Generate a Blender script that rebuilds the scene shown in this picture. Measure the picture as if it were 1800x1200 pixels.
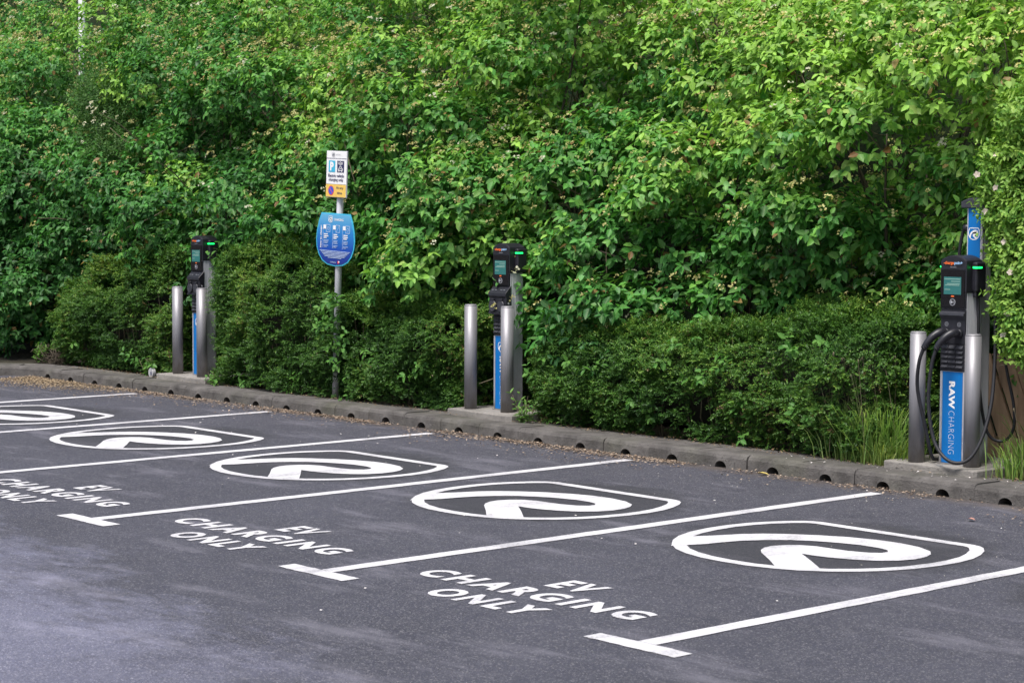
import bpy, bmesh, math, random
import numpy as np
from mathutils import Vector, Matrix

rng = np.random.default_rng(11)
random.seed(11)
for o in list(bpy.data.objects):
    bpy.data.objects.remove(o)
SC = bpy.context.scene
COL = SC.collection

# ------------------------------------------------------------------ camera
F_PX, YAW, PITCH, ROLL = 3636.4, math.radians(-48.310), math.radians(3.790), math.radians(0.2485)
CAM = np.array([7.8246, -11.2651, 1.9348])
FW = np.array([math.sin(YAW)*math.cos(PITCH), math.cos(YAW)*math.cos(PITCH), -math.sin(PITCH)])
_r = np.array([math.cos(YAW), -math.sin(YAW), 0.0]); _u = np.cross(_r, FW)
RT = _r*math.cos(ROLL) + _u*math.sin(ROLL); UP = -_r*math.sin(ROLL) + _u*math.cos(ROLL)
cd = bpy.data.cameras.new('camera'); cam = bpy.data.objects.new('camera', cd); COL.objects.link(cam)
cd.sensor_width = 36.0; cd.lens = F_PX/1800*36.0; cd.clip_start = 0.1; cd.clip_end = 2000
cam.matrix_world = Matrix(((RT[0], UP[0], -FW[0], CAM[0]), (RT[1], UP[1], -FW[1], CAM[1]),
                           (RT[2], UP[2], -FW[2], CAM[2]), (0, 0, 0, 1)))
cd.dof.use_dof = True; cd.dof.focus_distance = 16.0; cd.dof.aperture_fstop = 7.0
SC.camera = cam

# ------------------------------------------------------------------ light
SUN_EL, SUN_AZ = math.radians(64), math.radians(165)        # azimuth clockwise from +Y
W = bpy.data.worlds.new('World'); SC.world = W; W.use_nodes = True
nt = W.node_tree; nt.nodes.clear()
sky = nt.nodes.new('ShaderNodeTexSky'); sky.sky_type = 'NISHITA'; sky.sun_disc = False
sky.sun_elevation = SUN_EL; sky.sun_rotation = SUN_AZ
sky.air_density = 1.0; sky.dust_density = 4.0; sky.ozone_density = 1.0
bg = nt.nodes.new('ShaderNodeBackground'); bg.inputs['Strength'].default_value = 0.050
wo = nt.nodes.new('ShaderNodeOutputWorld')
nt.links.new(sky.outputs[0], bg.inputs[0]); nt.links.new(bg.outputs[0], wo.inputs[0])
sd = bpy.data.lights.new('sun', 'SUN'); sd.energy = 1.5; sd.angle = math.radians(16); sd.color = (1.0, 0.97, 0.93)
sun = bpy.data.objects.new('sun', sd); COL.objects.link(sun)
sdir = Vector((math.sin(SUN_AZ)*math.cos(SUN_EL), math.cos(SUN_AZ)*math.cos(SUN_EL), math.sin(SUN_EL)))
sun.rotation_euler = sdir.to_track_quat('Z', 'Y').to_euler(); sun.location = (0, -10, 20)
SC.view_settings.view_transform = 'Standard'; SC.view_settings.look = 'None'
SC.view_settings.gamma = 1.0; SC.view_settings.exposure = 1.62
SC.render.engine = 'CYCLES'
SC.cycles.max_bounces = 6; SC.cycles.transparent_max_bounces = 6

# ------------------------------------------------------------------ helpers
def tag(o, label=None, cat=None, group=None, kind=None):
    if label: o['label'] = label
    if cat: o['category'] = cat
    if group: o['group'] = group
    if kind: o['kind'] = kind
    return o

def empty(name, loc, label=None, cat=None, group=None, kind=None, rz=0.0):
    o = bpy.data.objects.new(name, None); COL.objects.link(o)
    o.location = loc; o.rotation_euler = (0, 0, rz); o.empty_display_size = 0.1
    return tag(o, label, cat, group, kind)

def link(name, me, mat=None, parent=None, loc=None):
    o = bpy.data.objects.new(name, me); COL.objects.link(o)
    if mat is not None and not me.materials: me.materials.append(mat)
    if parent is not None: o.parent = parent
    if loc is not None: o.location = loc
    return o

def pymesh(name, verts, faces, smooth=False):
    me = bpy.data.meshes.new(name)
    me.from_pydata([tuple(v) for v in verts], [], [tuple(f) for f in faces])
    if smooth: me.polygons.foreach_set('use_smooth', [True]*len(me.polygons))
    me.update(); return me

def npmesh(name, V, T, col=None, smooth=True):
    """triangle mesh from numpy arrays"""
    me = bpy.data.meshes.new(name)
    nv, ntri = len(V), len(T)
    me.vertices.add(nv); me.vertices.foreach_set('co', np.ascontiguousarray(V, np.float32).ravel())
    me.loops.add(ntri*3); me.loops.foreach_set('vertex_index', np.ascontiguousarray(T, np.int32).ravel())
    me.polygons.add(ntri)
    me.polygons.foreach_set('loop_start', np.arange(0, ntri*3, 3, dtype=np.int32))
    me.polygons.foreach_set('loop_total', np.full(ntri, 3, np.int32))
    if smooth: me.polygons.foreach_set('use_smooth', np.ones(ntri, bool))
    if col is not None:
        a = me.color_attributes.new('tint', 'FLOAT_COLOR', 'POINT')
        a.data.foreach_set('color', np.ascontiguousarray(col, np.float32).ravel())
    me.update(calc_edges=True); return me

class MB:
    """collects simple solids into one bmesh = one object"""
    def __init__(s): s.bm = bmesh.new()
    def box(s, x0, x1, y0, y1, z0, z1, bev=0.0, seg=1):
        r = bmesh.ops.create_cube(s.bm, size=1.0)
        for v in r['verts']:
            v.co = Vector(((x0+x1)/2 + v.co.x*(x1-x0), (y0+y1)/2 + v.co.y*(y1-y0), (z0+z1)/2 + v.co.z*(z1-z0)))
        if bev > 0:
            es = list({e for v in r['verts'] for e in v.link_edges})
            bmesh.ops.bevel(s.bm, geom=es, offset=bev, segments=seg, affect='EDGES', profile=0.5)
        return s
    def prism(s, outline, a0, a1, axis='z', bev=0.0, seg=1):
        """outline: 2D list; axis z: (x,y); axis y: (x,z); axis x: (y,z)"""
        def P(p, a):
            if axis == 'z': return Vector((p[0], p[1], a))
            if axis == 'y': return Vector((p[0], a, p[1]))
            return Vector((a, p[0], p[1]))
        b = [s.bm.verts.new(P(p, a0)) for p in outline]; t = [s.bm.verts.new(P(p, a1)) for p in outline]
        n = len(outline); fs = [s.bm.faces.new(b[::-1]), s.bm.faces.new(t)]
        for i in range(n): fs.append(s.bm.faces.new((b[i], b[(i+1) % n], t[(i+1) % n], t[i])))
        bmesh.ops.recalc_face_normals(s.bm, faces=fs)
        if bev > 0:
            es = list({e for f in fs[:2] for e in f.edges})
            bmesh.ops.bevel(s.bm, geom=es, offset=bev, segments=seg, affect='EDGES', profile=0.5)
        return s
    def tube(s, pts, rad, n=8, cap=True):
        pts = [Vector(p) for p in pts]
        if not hasattr(rad, '__len__'): rad = [rad]*len(pts)
        prev = None; rings = []
        for i, p in enumerate(pts):
            d = (pts[min(i+1, len(pts)-1)] - pts[max(i-1, 0)])
            d = d.normalized() if d.length > 1e-9 else Vector((0, 0, 1))
            if prev is None:
                a = d.orthogonal().normalized()
            else:
                a = prev - d*prev.dot(d)
                a = a.normalized() if a.length > 1e-6 else d.orthogonal().normalized()
            prev = a; b = d.cross(a)
            rings.append([s.bm.verts.new(p + (a*math.cos(2*math.pi*k/n) + b*math.sin(2*math.pi*k/n))*rad[i]) for k in range(n)])
        for r0, r1 in zip(rings[:-1], rings[1:]):
            for k in range(n):
                f = s.bm.faces.new((r0[k], r0[(k+1) % n], r1[(k+1) % n], r1[k])); f.smooth = True
        if cap:
            s.bm.faces.new(rings[0][::-1]); s.bm.faces.new(rings[-1])
        return s
    def lathe(s, prof, cx=0, cy=0, n=32, smooth=True):
        rings = [[s.bm.verts.new((cx + r*math.cos(2*math.pi*k/n), cy + r*math.sin(2*math.pi*k/n), z)) for k in range(n)] for r, z in prof]
        for r0, r1 in zip(rings[:-1], rings[1:]):
            for k in range(n):
                f = s.bm.faces.new((r0[k], r0[(k+1) % n], r1[(k+1) % n], r1[k])); f.smooth = smooth
        s.bm.faces.new(rings[0][::-1]); s.bm.faces.new(rings[-1]); return s
    def poly(s, pts):
        s.bm.faces.new([s.bm.verts.new(p) for p in pts]); return s
    def mesh(s, name):
        me = bpy.data.meshes.new(name); s.bm.to_mesh(me); s.bm.free(); return me
    def build(s, name, mat, parent=None, loc=None):
        return link(name, s.mesh(name), mat, parent, loc)

def bez(pts, n=10):
    """Catmull-Rom through points"""
    P = [Vector(p) for p in pts]; P = [P[0]*2-P[1]] + P + [P[-1]*2-P[-2]]; out = []
    for i in range(1, len(P)-2):
        for k in range(n):
            t = k/n
            out.append(0.5*((2*P[i]) + (P[i+1]-P[i-1])*t + (2*P[i-1]-5*P[i]+4*P[i+1]-P[i+2])*t*t + (3*P[i]-P[i-1]-3*P[i+1]+P[i+2])*t**3))
    out.append(P[-2]); return out

def text_mesh(body, size=1.0, bold=0.0, space=1.0, align='LEFT'):
    c = bpy.data.curves.new('lettering', 'FONT'); c.body = body; c.size = size; c.offset = bold
    c.space_character = space; c.align_x = align; c.resolution_u = 4
    o = bpy.data.objects.new('lettering', c); COL.objects.link(o)
    dg = bpy.context.evaluated_depsgraph_get()
    me = bpy.data.meshes.new_from_object(o.evaluated_get(dg))
    bpy.data.objects.remove(o); bpy.data.curves.remove(c)
    me.materials.clear(); return me

def mesh_fit(me, x0, x1, y0, y1):
    n = len(me.vertices); a = np.empty(n*3, np.float32); me.vertices.foreach_get('co', a); a = a.reshape(-1, 3)
    mn, mx = a.min(0), a.max(0)
    a[:, 0] = x0 + (a[:, 0]-mn[0])/(mx[0]-mn[0])*(x1-x0); a[:, 1] = y0 + (a[:, 1]-mn[1])/(mx[1]-mn[1])*(y1-y0)
    me.vertices.foreach_set('co', a.ravel()); me.update(); return me

def mesh_map(me, fn):
    n = len(me.vertices); a = np.empty(n*3, np.float32); me.vertices.foreach_get('co', a); a = a.reshape(-1, 3)
    a = np.array(fn(a), np.float32); me.vertices.foreach_set('co', a.ravel()); me.update(); return me

# value noise -------------------------------------------------------------
def _h(i, j, k):
    n = (i*374761393 + j*668265263 + k*2147483647 + 1274126177) & 0xffffffff
    n = ((n ^ (n >> 13)) * 1274126177) & 0xffffffff
    return ((n ^ (n >> 16)) & 0xffff)/65535.0
def vnoise(x, y, z):
    x, y, z = np.broadcast_arrays(np.asarray(x, float), np.asarray(y, float), np.asarray(z, float))
    i, j, k = np.floor(x).astype(np.int64), np.floor(y).astype(np.int64), np.floor(z).astype(np.int64)
    fx, fy, fz = x-i, y-j, z-k
    fx, fy, fz = [t*t*(3-2*t) for t in (fx, fy, fz)]
    r = 0
    for a in (0, 1):
        for b in (0, 1):
            for c in (0, 1):
                r = r + _h(i+a, j+b, k+c)*(fx if a else 1-fx)*(fy if b else 1-fy)*(fz if c else 1-fz)
    return r*2-1

def norm(a): return a/np.maximum(np.linalg.norm(a, axis=-1, keepdims=True), 1e-9)

# ------------------------------------------------------------------ materials
def mat(name):
    m = bpy.data.materials.new(name); m.use_nodes = True
    t = m.node_tree; b = t.nodes['Principled BSDF']; return m, t, b
def N(t, typ, **kw):
    n = t.nodes.new(typ)
    for k, v in kw.items():
        if k in n.inputs: n.inputs[k].default_value = v
        else: setattr(n, k, v)
    return n
def ramp(t, src, stops):
    r = t.nodes.new('ShaderNodeValToRGB'); t.links.new(src, r.inputs[0])
    el = r.color_ramp.elements
    while len(el) < len(stops): el.new(0.5)
    for e, (p, c) in zip(el, stops):
        e.position = p; e.color = (c, c, c, 1) if not hasattr(c, '__len__') else (*c, 1)
    return r.outputs[0]
def mix(t, fac, a, b, mode='MIX'):
    m = t.nodes.new('ShaderNodeMix'); m.data_type = 'RGBA'; m.blend_type = mode
    for s, v in ((0, fac), (6, a), (7, b)):
        if hasattr(v, 'is_linked'): t.links.new(v, m.inputs[s])
        elif s == 0: m.inputs[0].default_value = v
        else: m.inputs[s].default_value = (*v, 1)
    return m.outputs[2]
def mth(t, op, a, b=None, c=None):
    m = t.nodes.new('ShaderNodeMath'); m.operation = op
    for i, v in enumerate((a, b, c)):
        if v is None: continue
        if hasattr(v, 'is_linked'): t.links.new(v, m.inputs[i])
        else: m.inputs[i].default_value = v
    return m.outputs[0]
def pos(t, scale=(1, 1, 1)):
    g = t.nodes.new('ShaderNodeNewGeometry')
    m = t.nodes.new('ShaderNodeMapping'); m.inputs['Scale'].default_value = scale
    t.links.new(g.outputs['Position'], m.inputs[0]); return m.outputs[0]
def noise(t, vec, scale, detail=4, rough=0.55):
    n = N(t, 'ShaderNodeTexNoise', Scale=scale, Detail=detail, Roughness=rough); t.links.new(vec, n.inputs['Vector']); return n.outputs[0]
def bump(t, b, h, strength, dist):
    n = N(t, 'ShaderNodeBump', Strength=strength, Distance=dist); t.links.new(h, n.inputs['Height']); t.links.new(n.outputs[0], b.inputs['Normal'])
def simple(name, col, rough=0.5, metal=0.0, spec=0.5, var=0.0, vscale=20):
    m, t, b = mat(name); b.inputs['Roughness'].default_value = rough; b.inputs['Metallic'].default_value = metal
    b.inputs['Specular IOR Level'].default_value = spec
    v = pos(t); n = noise(t, v, vscale)
    c = mix(t, ramp(t, n, [(0.3, 0.0), (0.7, 1.0)]), [x*(1-var) for x in col], [min(1, x*(1+var)) for x in col])
    t.links.new(c, b.inputs['Base Color']); return m

BAY, BX0 = 2.3639, 1.4710          # bay pitch along the kerb; X of the nearest bay line
def make_asphalt():
    m, t, b = mat('asphalt'); v = pos(t)
    vo = N(t, 'ShaderNodeTexVoronoi', Scale=140.0); t.links.new(v, vo.inputs['Vector'])
    vr = N(t, 'ShaderNodeSeparateColor'); t.links.new(vo.outputs['Color'], vr.inputs[0])
    n1 = noise(t, v, 0.9, 5, 0.6); n2 = noise(t, v, 7.0, 4, 0.6); n3 = noise(t, v, 320.0, 2, 0.6)
    base = mix(t, ramp(t, n1, [(0.3, 0.0), (0.75, 1.0)]), (0.039, 0.0395, 0.054), (0.062, 0.063, 0.085))
    base = mix(t, ramp(t, n2, [(0.35, 0.0), (0.8, 0.5)]), base, (0.082, 0.082, 0.096))
    base = mix(t, ramp(t, vr.outputs[0], [(0.78, 0.0), (0.95, 0.75)]), base, (0.175, 0.17, 0.185))
    base = mix(t, ramp(t, vr.outputs[1], [(0.78, 0.0), (0.9, 0.6)]), base, (0.030, 0.029, 0.036))
    # pale scuffs running across the bays
    vs = pos(t, (0.55, 1.9, 1)); sc = noise(t, vs, 1.25, 7, 0.68)
    base = mix(t, ramp(t, sc, [(0.535, 0.0), (0.67, 0.62)]), base, (0.16, 0.155, 0.185))
    # black sealing coat under each emblem
    sx = N(t, 'ShaderNodeSeparateXYZ'); t.links.new(v, sx.inputs[0])
    xm = mth(t, 'SUBTRACT', mth(t, 'PINGPONG', mth(t, 'ADD', sx.outputs[0], 40*BAY - BX0 + BAY), BAY/2), BAY/2)
    ex = mth(t, 'DIVIDE', xm, 1.02); ey = mth(t, 'DIVIDE', mth(t, 'ADD', sx.outputs[1], 2.12), 1.0)
    rr = mth(t, 'SQRT', mth(t, 'ADD', mth(t, 'MULTIPLY', ex, ex), mth(t, 'MULTIPLY', ey, ey)))
    rr = mth(t, 'ADD', rr, mth(t, 'MULTIPLY', mth(t, 'SUBTRACT', n2, 0.5), 0.5))
    inb = ramp(t, rr, [(0.78, 1.0), (1.12, 0.0)])
    base = mix(t, mth(t, 'MULTIPLY', inb, 0.62), base, (0.028, 0.028, 0.032))
    # paler, less rough patch in front of the bays, fading to the right
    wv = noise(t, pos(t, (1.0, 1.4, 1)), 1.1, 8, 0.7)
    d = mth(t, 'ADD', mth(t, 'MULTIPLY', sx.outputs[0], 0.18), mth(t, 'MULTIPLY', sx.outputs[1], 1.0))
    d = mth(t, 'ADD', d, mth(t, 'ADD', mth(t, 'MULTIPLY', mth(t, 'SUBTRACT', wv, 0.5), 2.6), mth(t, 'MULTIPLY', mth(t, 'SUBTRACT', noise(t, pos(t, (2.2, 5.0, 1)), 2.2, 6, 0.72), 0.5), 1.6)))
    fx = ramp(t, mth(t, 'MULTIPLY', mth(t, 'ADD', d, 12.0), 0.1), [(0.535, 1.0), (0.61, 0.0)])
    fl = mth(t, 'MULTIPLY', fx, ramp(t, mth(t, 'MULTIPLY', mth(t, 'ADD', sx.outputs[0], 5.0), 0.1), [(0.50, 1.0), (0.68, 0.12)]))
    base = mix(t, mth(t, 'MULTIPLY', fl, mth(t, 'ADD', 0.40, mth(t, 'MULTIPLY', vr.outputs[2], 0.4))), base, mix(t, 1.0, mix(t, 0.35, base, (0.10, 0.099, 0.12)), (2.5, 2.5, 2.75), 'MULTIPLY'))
    # grime by the kerb
    gk = ramp(t, mth(t, 'ADD', sx.outputs[1], mth(t, 'MULTIPLY', n2, 0.5)), [(0.0, 0.0), (0.30, 0.6)])
    base = mix(t, gk, base, (0.10, 0.075, 0.05))
    t.links.new(base, b.inputs['Base Color'])
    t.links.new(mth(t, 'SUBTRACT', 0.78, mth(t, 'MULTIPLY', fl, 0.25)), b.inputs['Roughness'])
    b.inputs['Specular IOR Level'].default_value = 0.35
    h = mth(t, 'ADD', mth(t, 'MULTIPLY', vo.outputs['Distance'], 0.6), mth(t, 'MULTIPLY', n3, 0.5))
    bump(t, b, h, 0.55, 0.006); return m

def make_paint(name='road_paint', col=(0.62, 0.61, 0.635)):
    m, t, b = mat(name); v = pos(t)
    n = noise(t, v, 60, 3, 0.7); n2 = noise(t, v, 3.0, 5, 0.6); n3 = noise(t, v, 230, 2, 0.6)
    c = mix(t, ramp(t, n2, [(0.35, 0.0), (0.75, 1.0)]), col, tuple(x*0.86 for x in col))
    wear = mth(t, 'ADD', mth(t, 'MULTIPLY', n, 0.6), mth(t, 'MULTIPLY', n3, 0.4))
    c = mix(t, ramp(t, wear, [(0.57, 0.0), (0.66, 0.75)]), c, (0.16, 0.155, 0.17))
    wl = noise(t, pos(t, (1.6, 0.7, 1)), 2.3, 6, 0.7)
    c = mix(t, mth(t, 'MULTIPLY', ramp(t, wl, [(0.48, 0.0), (0.66, 0.75)]), ramp(t, n, [(0.35, 0.25), (0.58, 1.0)])), c, (0.22, 0.215, 0.235))
    t.links.new(c, b.inputs['Base Color']); b.inputs['Roughness'].default_value = 0.7
    bump(t, b, n3, 0.4, 0.003); return m

def make_concrete(name, c0, c1, moss=0.0):
    m, t, b = mat(name); v = pos(t)
    n = noise(t, v, 4.0, 7, 0.65); n2 = noise(t, v, 45, 4, 0.7); n3 = noise(t, v, 1.3, 4, 0.6)
    c = mix(t, ramp(t, n, [(0.32, 0.0), (0.7, 1.0)]), c0, c1)
    c = mix(t, ramp(t, n2, [(0.56, 0.0), (0.72, 0.7)]), c, tuple(x*0.45 for x in c0))
    c = mix(t, ramp(t, n2, [(0.25, 0.6), (0.36, 0.0)]), c, tuple(min(1, x*1.5) for x in c1))
    if moss: c = mix(t, ramp(t, n3, [(0.5, 0.0), (0.72, moss)]), c, (0.075, 0.085, 0.035))
    t.links.new(c, b.inputs['Base Color']); b.inputs['Roughness'].default_value = 0.9
    b.inputs['Specular IOR Level'].default_value = 0.25
    bump(t, b, mth(t, 'ADD', n2, mth(t, 'MULTIPLY', n, 0.5)), 0.9, 0.010); return m

def make_soil():
    m, t, b = mat('soil'); v = pos(t); n = noise(t, v, 18, 6, 0.7); n2 = noise(t, v, 2.0, 4, 0.6)
    c = mix(t, ramp(t, n, [(0.3, 0.0), (0.7, 1.0)]), (0.016, 0.012, 0.008), (0.050, 0.036, 0.022))
    c = mix(t, ramp(t, n2, [(0.5, 0.0), (0.75, 0.6)]), c, (0.03, 0.04, 0.015))
    t.links.new(c, b.inputs['Base Color']); b.inputs['Roughness'].default_value = 0.95
    bump(t, b, n, 1.0, 0.05); return m

def make_leafmat(name, rough=0.42, trans=0.30, spec=0.45, vein=0.5):
    m, t, b = mat(name)
    a = N(t, 'ShaderNodeAttribute', attribute_name='tint')
    across = a.outputs['Alpha']
    c = mix(t, mth(t, 'MULTIPLY', ramp(t, across, [(0.0, 1.0), (0.16, 0.0)]), vein), a.outputs['Color'], mix(t, 0.55, a.outputs['Color'], (0.32, 0.42, 0.16)))
    t.links.new(c, b.inputs['Base Color']); b.inputs['Roughness'].default_value = rough
    b.inputs['Specular IOR Level'].default_value = spec
    tr = N(t, 'ShaderNodeBsdfTranslucent'); tc = mix(t, 1.0, a.outputs['Color'], (1.45, 1.5, 0.8), 'MULTIPLY'); t.links.new(tc, tr.inputs[0])
    ms = N(t, 'ShaderNodeMixShader'); ms.inputs[0].default_value = trans
    t.links.new(b.outputs[0], ms.inputs[1]); t.links.new(tr.outputs[0], ms.inputs[2])
    t.links.new(ms.outputs[0], t.nodes['Material Output'].inputs[0]); return m

def make_bark(name, c0, c1):
    m, t, b = mat(name); v = pos(t, (1, 1, 0.35)); n = noise(t, v, 40, 5, 0.65); n2 = noise(t, v, 6, 3)
    c = mix(t, ramp(t, n, [(0.3, 0.0), (0.7, 1.0)]), c0, c1)
    c = mix(t, ramp(t, n2, [(0.5, 0.0), (0.7, 0.5)]), c, tuple(x*k for x, k in zip(c1, (0.9, 1.1, 0.8))))
    t.links.new(c, b.inputs['Base Color']); b.inputs['Roughness'].default_value = 0.9; bump(t, b, n, 0.6, 0.01); return m

def make_steel(name, col, rough, brushed=True, metal=1.0):
    m, t, b = mat(name); v = pos(t, (1, 1, 0.02)); n = noise(t, v, 260, 3, 0.6); n2 = noise(t, pos(t, (1, 1, 0.4)), 5, 5, 0.6)
    c = mix(t, ramp(t, n, [(0.35, 0.0), (0.65, 1.0)]), tuple(x*0.86 for x in col), col)
    t.links.new(mix(t, ramp(t, n2, [(0.5, 0.0), (0.8, 0.35)]), c, tuple(x*0.6 for x in col)), b.inputs['Base Color'])
    b.inputs['Metallic'].default_value = metal
    t.links.new(mth(t, 'ADD', mth(t, 'MULTIPLY', n, 0.12), rough-0.06), b.inputs['Roughness'])
    sx = N(t, 'ShaderNodeSeparateXYZ'); t.links.new(pos(t), sx.inputs[0]); g2 = noise(t, pos(t, (1, 1, 0.5)), 14, 5, 0.65)
    gm = ramp(t, mth(t, 'SUBTRACT', mth(t, 'ADD', sx.outputs[2], mth(t, 'MULTIPLY', mth(t, 'SUBTRACT', 0.5, g2), 0.5)), 0.16), [(0.0, 0.7), (0.16, 0.0)])
    old = b.inputs['Base Color'].links[0].from_socket
    t.links.new(mix(t, gm, old, (0.13, 0.115, 0.10)), b.inputs['Base Color'])
    if brushed: bump(t, b, n, 0.22, 0.002)
    return m

def make_wood(name, c0, c1):
    m, t, b = mat(name); v = pos(t, (6, 6, 0.8)); n = noise(t, v, 5, 6, 0.65); n2 = noise(t, pos(t), 3.0, 4)
    c = mix(t, ramp(t, n, [(0.3, 0.0), (0.7, 1.0)]), c0, c1)
    c = mix(t, ramp(t, n2, [(0.45, 0.0), (0.75, 0.5)]), c, tuple(x*0.4 for x in c0))
    t.links.new(c, b.inputs['Base Color']); b.inputs['Roughness'].default_value = 0.85; bump(t, b, n, 0.4, 0.006); return m

def make_emit(name, col, strength):
    m, t, b = mat(name); b.inputs['Base Color'].default_value = (*col, 1)
    b.inputs['Emission Color'].default_value = (*col, 1); b.inputs['Emission Strength'].default_value = strength
    b.inputs['Roughness'].default_value = 0.4; return m

M = {}
M['bank'] = simple('ivy_covered_bank', (0.012, 0.020, 0.007), 0.9, 0, 0.1, 0.6, 25)
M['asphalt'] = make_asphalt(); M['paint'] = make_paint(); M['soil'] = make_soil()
M['kerb'] = make_concrete('kerb_concrete', (0.060, 0.056, 0.053), (0.150, 0.140, 0.134), 0.3)
M['kerb_top'] = make_concrete('path_concrete', (0.083, 0.077, 0.073), (0.162, 0.151, 0.143), 0.35)
M['pad'] = make_concrete('pad_concrete', (0.19, 0.178, 0.165), (0.31, 0.29, 0.27), 0.15)
M['leaf'] = make_leafmat('broad_leaf', 0.45, 0.27, 0.20); M['hedge_leaf'] = make_leafmat('small_glossy_leaf', 0.45, 0.25, 0.22, 0.2)
M['grass'] = make_leafmat('grass_blade', 0.5, 0.35, 0.3, 0.2)
M['flower'] = make_leafmat('flower_head', 0.8, 0.25, 0.1, 0.0)
M['litter'] = make_leafmat('dry_litter', 0.9, 0.0, 0.1, 0.0)
M['bark'] = make_bark('bark', (0.035, 0.026, 0.018), (0.10, 0.08, 0.055))
M['twig'] = make_bark('pale_twig', (0.09, 0.075, 0.045), (0.20, 0.17, 0.11))
M['core'] = make_bark('shade_core_dark', (0.007, 0.008, 0.004), (0.016, 0.017, 0.009))  # near-black colour standing in for shade inside the hedges
M['steel'] = make_steel('brushed_steel', (0.28, 0.275, 0.295), 0.48, True, 0.4)
M['alu'] = make_steel('ribbed_aluminium', (0.56, 0.56, 0.60), 0.45, False, 0.1)
M['alu_edge'] = make_steel('aluminium_edge', (0.62, 0.62, 0.65), 0.4, False, 0.5)
M['galv'] = make_steel('galvanised_post', (0.60, 0.60, 0.64), 0.5, False, 0.1)
M['black'] = simple('black_plastic', (0.016, 0.016, 0.022), 0.42, 0, 0.45, 0.25)
M['dark'] = simple('dark_grey_plastic', (0.035, 0.036, 0.045), 0.5, 0, 0.45, 0.2)
M['gloss'] = simple('gloss_black_panel', (0.010, 0.010, 0.012), 0.10, 0, 0.5, 0.1)
M['rubber'] = simple('black_rubber', (0.018, 0.018, 0.022), 0.5, 0, 0.4, 0.2)
M['blue'] = simple('blue_vinyl', (0.003, 0.150, 0.46), 0.35, 0, 0.4, 0.04, 6)
M['white'] = simple('white_vinyl', (0.80, 0.80, 0.80), 0.4, 0, 0.4, 0.02)
M['marker'] = simple('weathered_white_plastic', (0.42, 0.42, 0.43), 0.5)
M['grey_print'] = simple('grey_print', (0.32, 0.33, 0.36), 0.5)
M['cyan'] = simple('light_blue_print', (0.05, 0.42, 0.62), 0.4)
M['navy'] = simple('navy_print', (0.02, 0.02, 0.09), 0.4)
M['yellow'] = simple('yellow_print', (0.78, 0.52, 0.12), 0.4, 0, 0.4, 0.03)
M['red'] = simple('red_print', (0.65, 0.05, 0.05), 0.4)
M['nblue'] = simple('blue_print', (0.03, 0.10, 0.55), 0.4)
M['orange'] = simple('orange_print', (0.85, 0.16, 0.03), 0.5)
M['paleblue'] = simple('pale_blue_print', (0.30, 0.50, 0.75), 0.5)
M['pale_text'] = simple('pale_print', (0.50, 0.62, 0.80), 0.5)
M['screen'] = make_emit('teal_screen', (0.02, 0.11, 0.105), 0.13)
M['screen_text'] = make_emit('screen_text', (0.18, 0.28, 0.24), 0.2)
M['led'] = make_emit('green_led', (0.01, 1.0, 0.14), 1.0)
M['wood'] = make_wood('weathered_board', (0.25, 0.155, 0.095), (0.38, 0.26, 0.17))

# ------------------------------------------------------------------ ground
def grid(name, x0, x1, nx, y0, y1, ny, fz, m, kind='structure'):
    xs = np.linspace(x0, x1, nx); ys = np.linspace(y0, y1, ny); X, Y = np.meshgrid(xs, ys)
    Z = fz(X, Y); V = np.stack([X, Y, Z], -1).reshape(-1, 3)
    F = [(j*nx+i, j*nx+i+1, (j+1)*nx+i+1, (j+1)*nx+i) for j in range(ny-1) for i in range(nx-1)]
    return tag(link(name, pymesh(name, V, F, True), m), kind=kind)
gr = MB(); gr.poly([(-600, -600, -0.06), (600, -600, -0.06), (600, 600, -0.06), (-600, 600, -0.06)])
tag(gr.build('ground', M['soil']), kind='structure')
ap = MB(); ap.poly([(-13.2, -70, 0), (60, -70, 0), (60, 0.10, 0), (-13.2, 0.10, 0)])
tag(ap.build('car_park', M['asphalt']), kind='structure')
def smooth(t): t = np.clip(t, 0, 1); return t*t*(3-2*t)
def bed_z(X, Y):
    return 0.085 + 0.03*vnoise(X*3, Y*3, 0.5) + 0.04*smooth((Y-0.6)/0.8)
grid('planting_bed', -40, 30, 141, 0.40, 2.4, 9, bed_z, M['soil'])
grid('embankment', -40, 30, 141, 2.39, 30, 60, lambda X, Y: 0.12 + 7.0*smooth((Y-2.3)/9.5) + 0.15*vnoise(X*0.8, Y*0.8, 3.1), M['bank'])
grid('side_bed', -40, -13.38, 40, -40, 0.42, 40, lambda X, Y: 0.085 + 0.03*vnoise(X*3, Y*3, 0.5) + 0.5*smooth((-13.6-X)/6.0), M['soil'])

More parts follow.
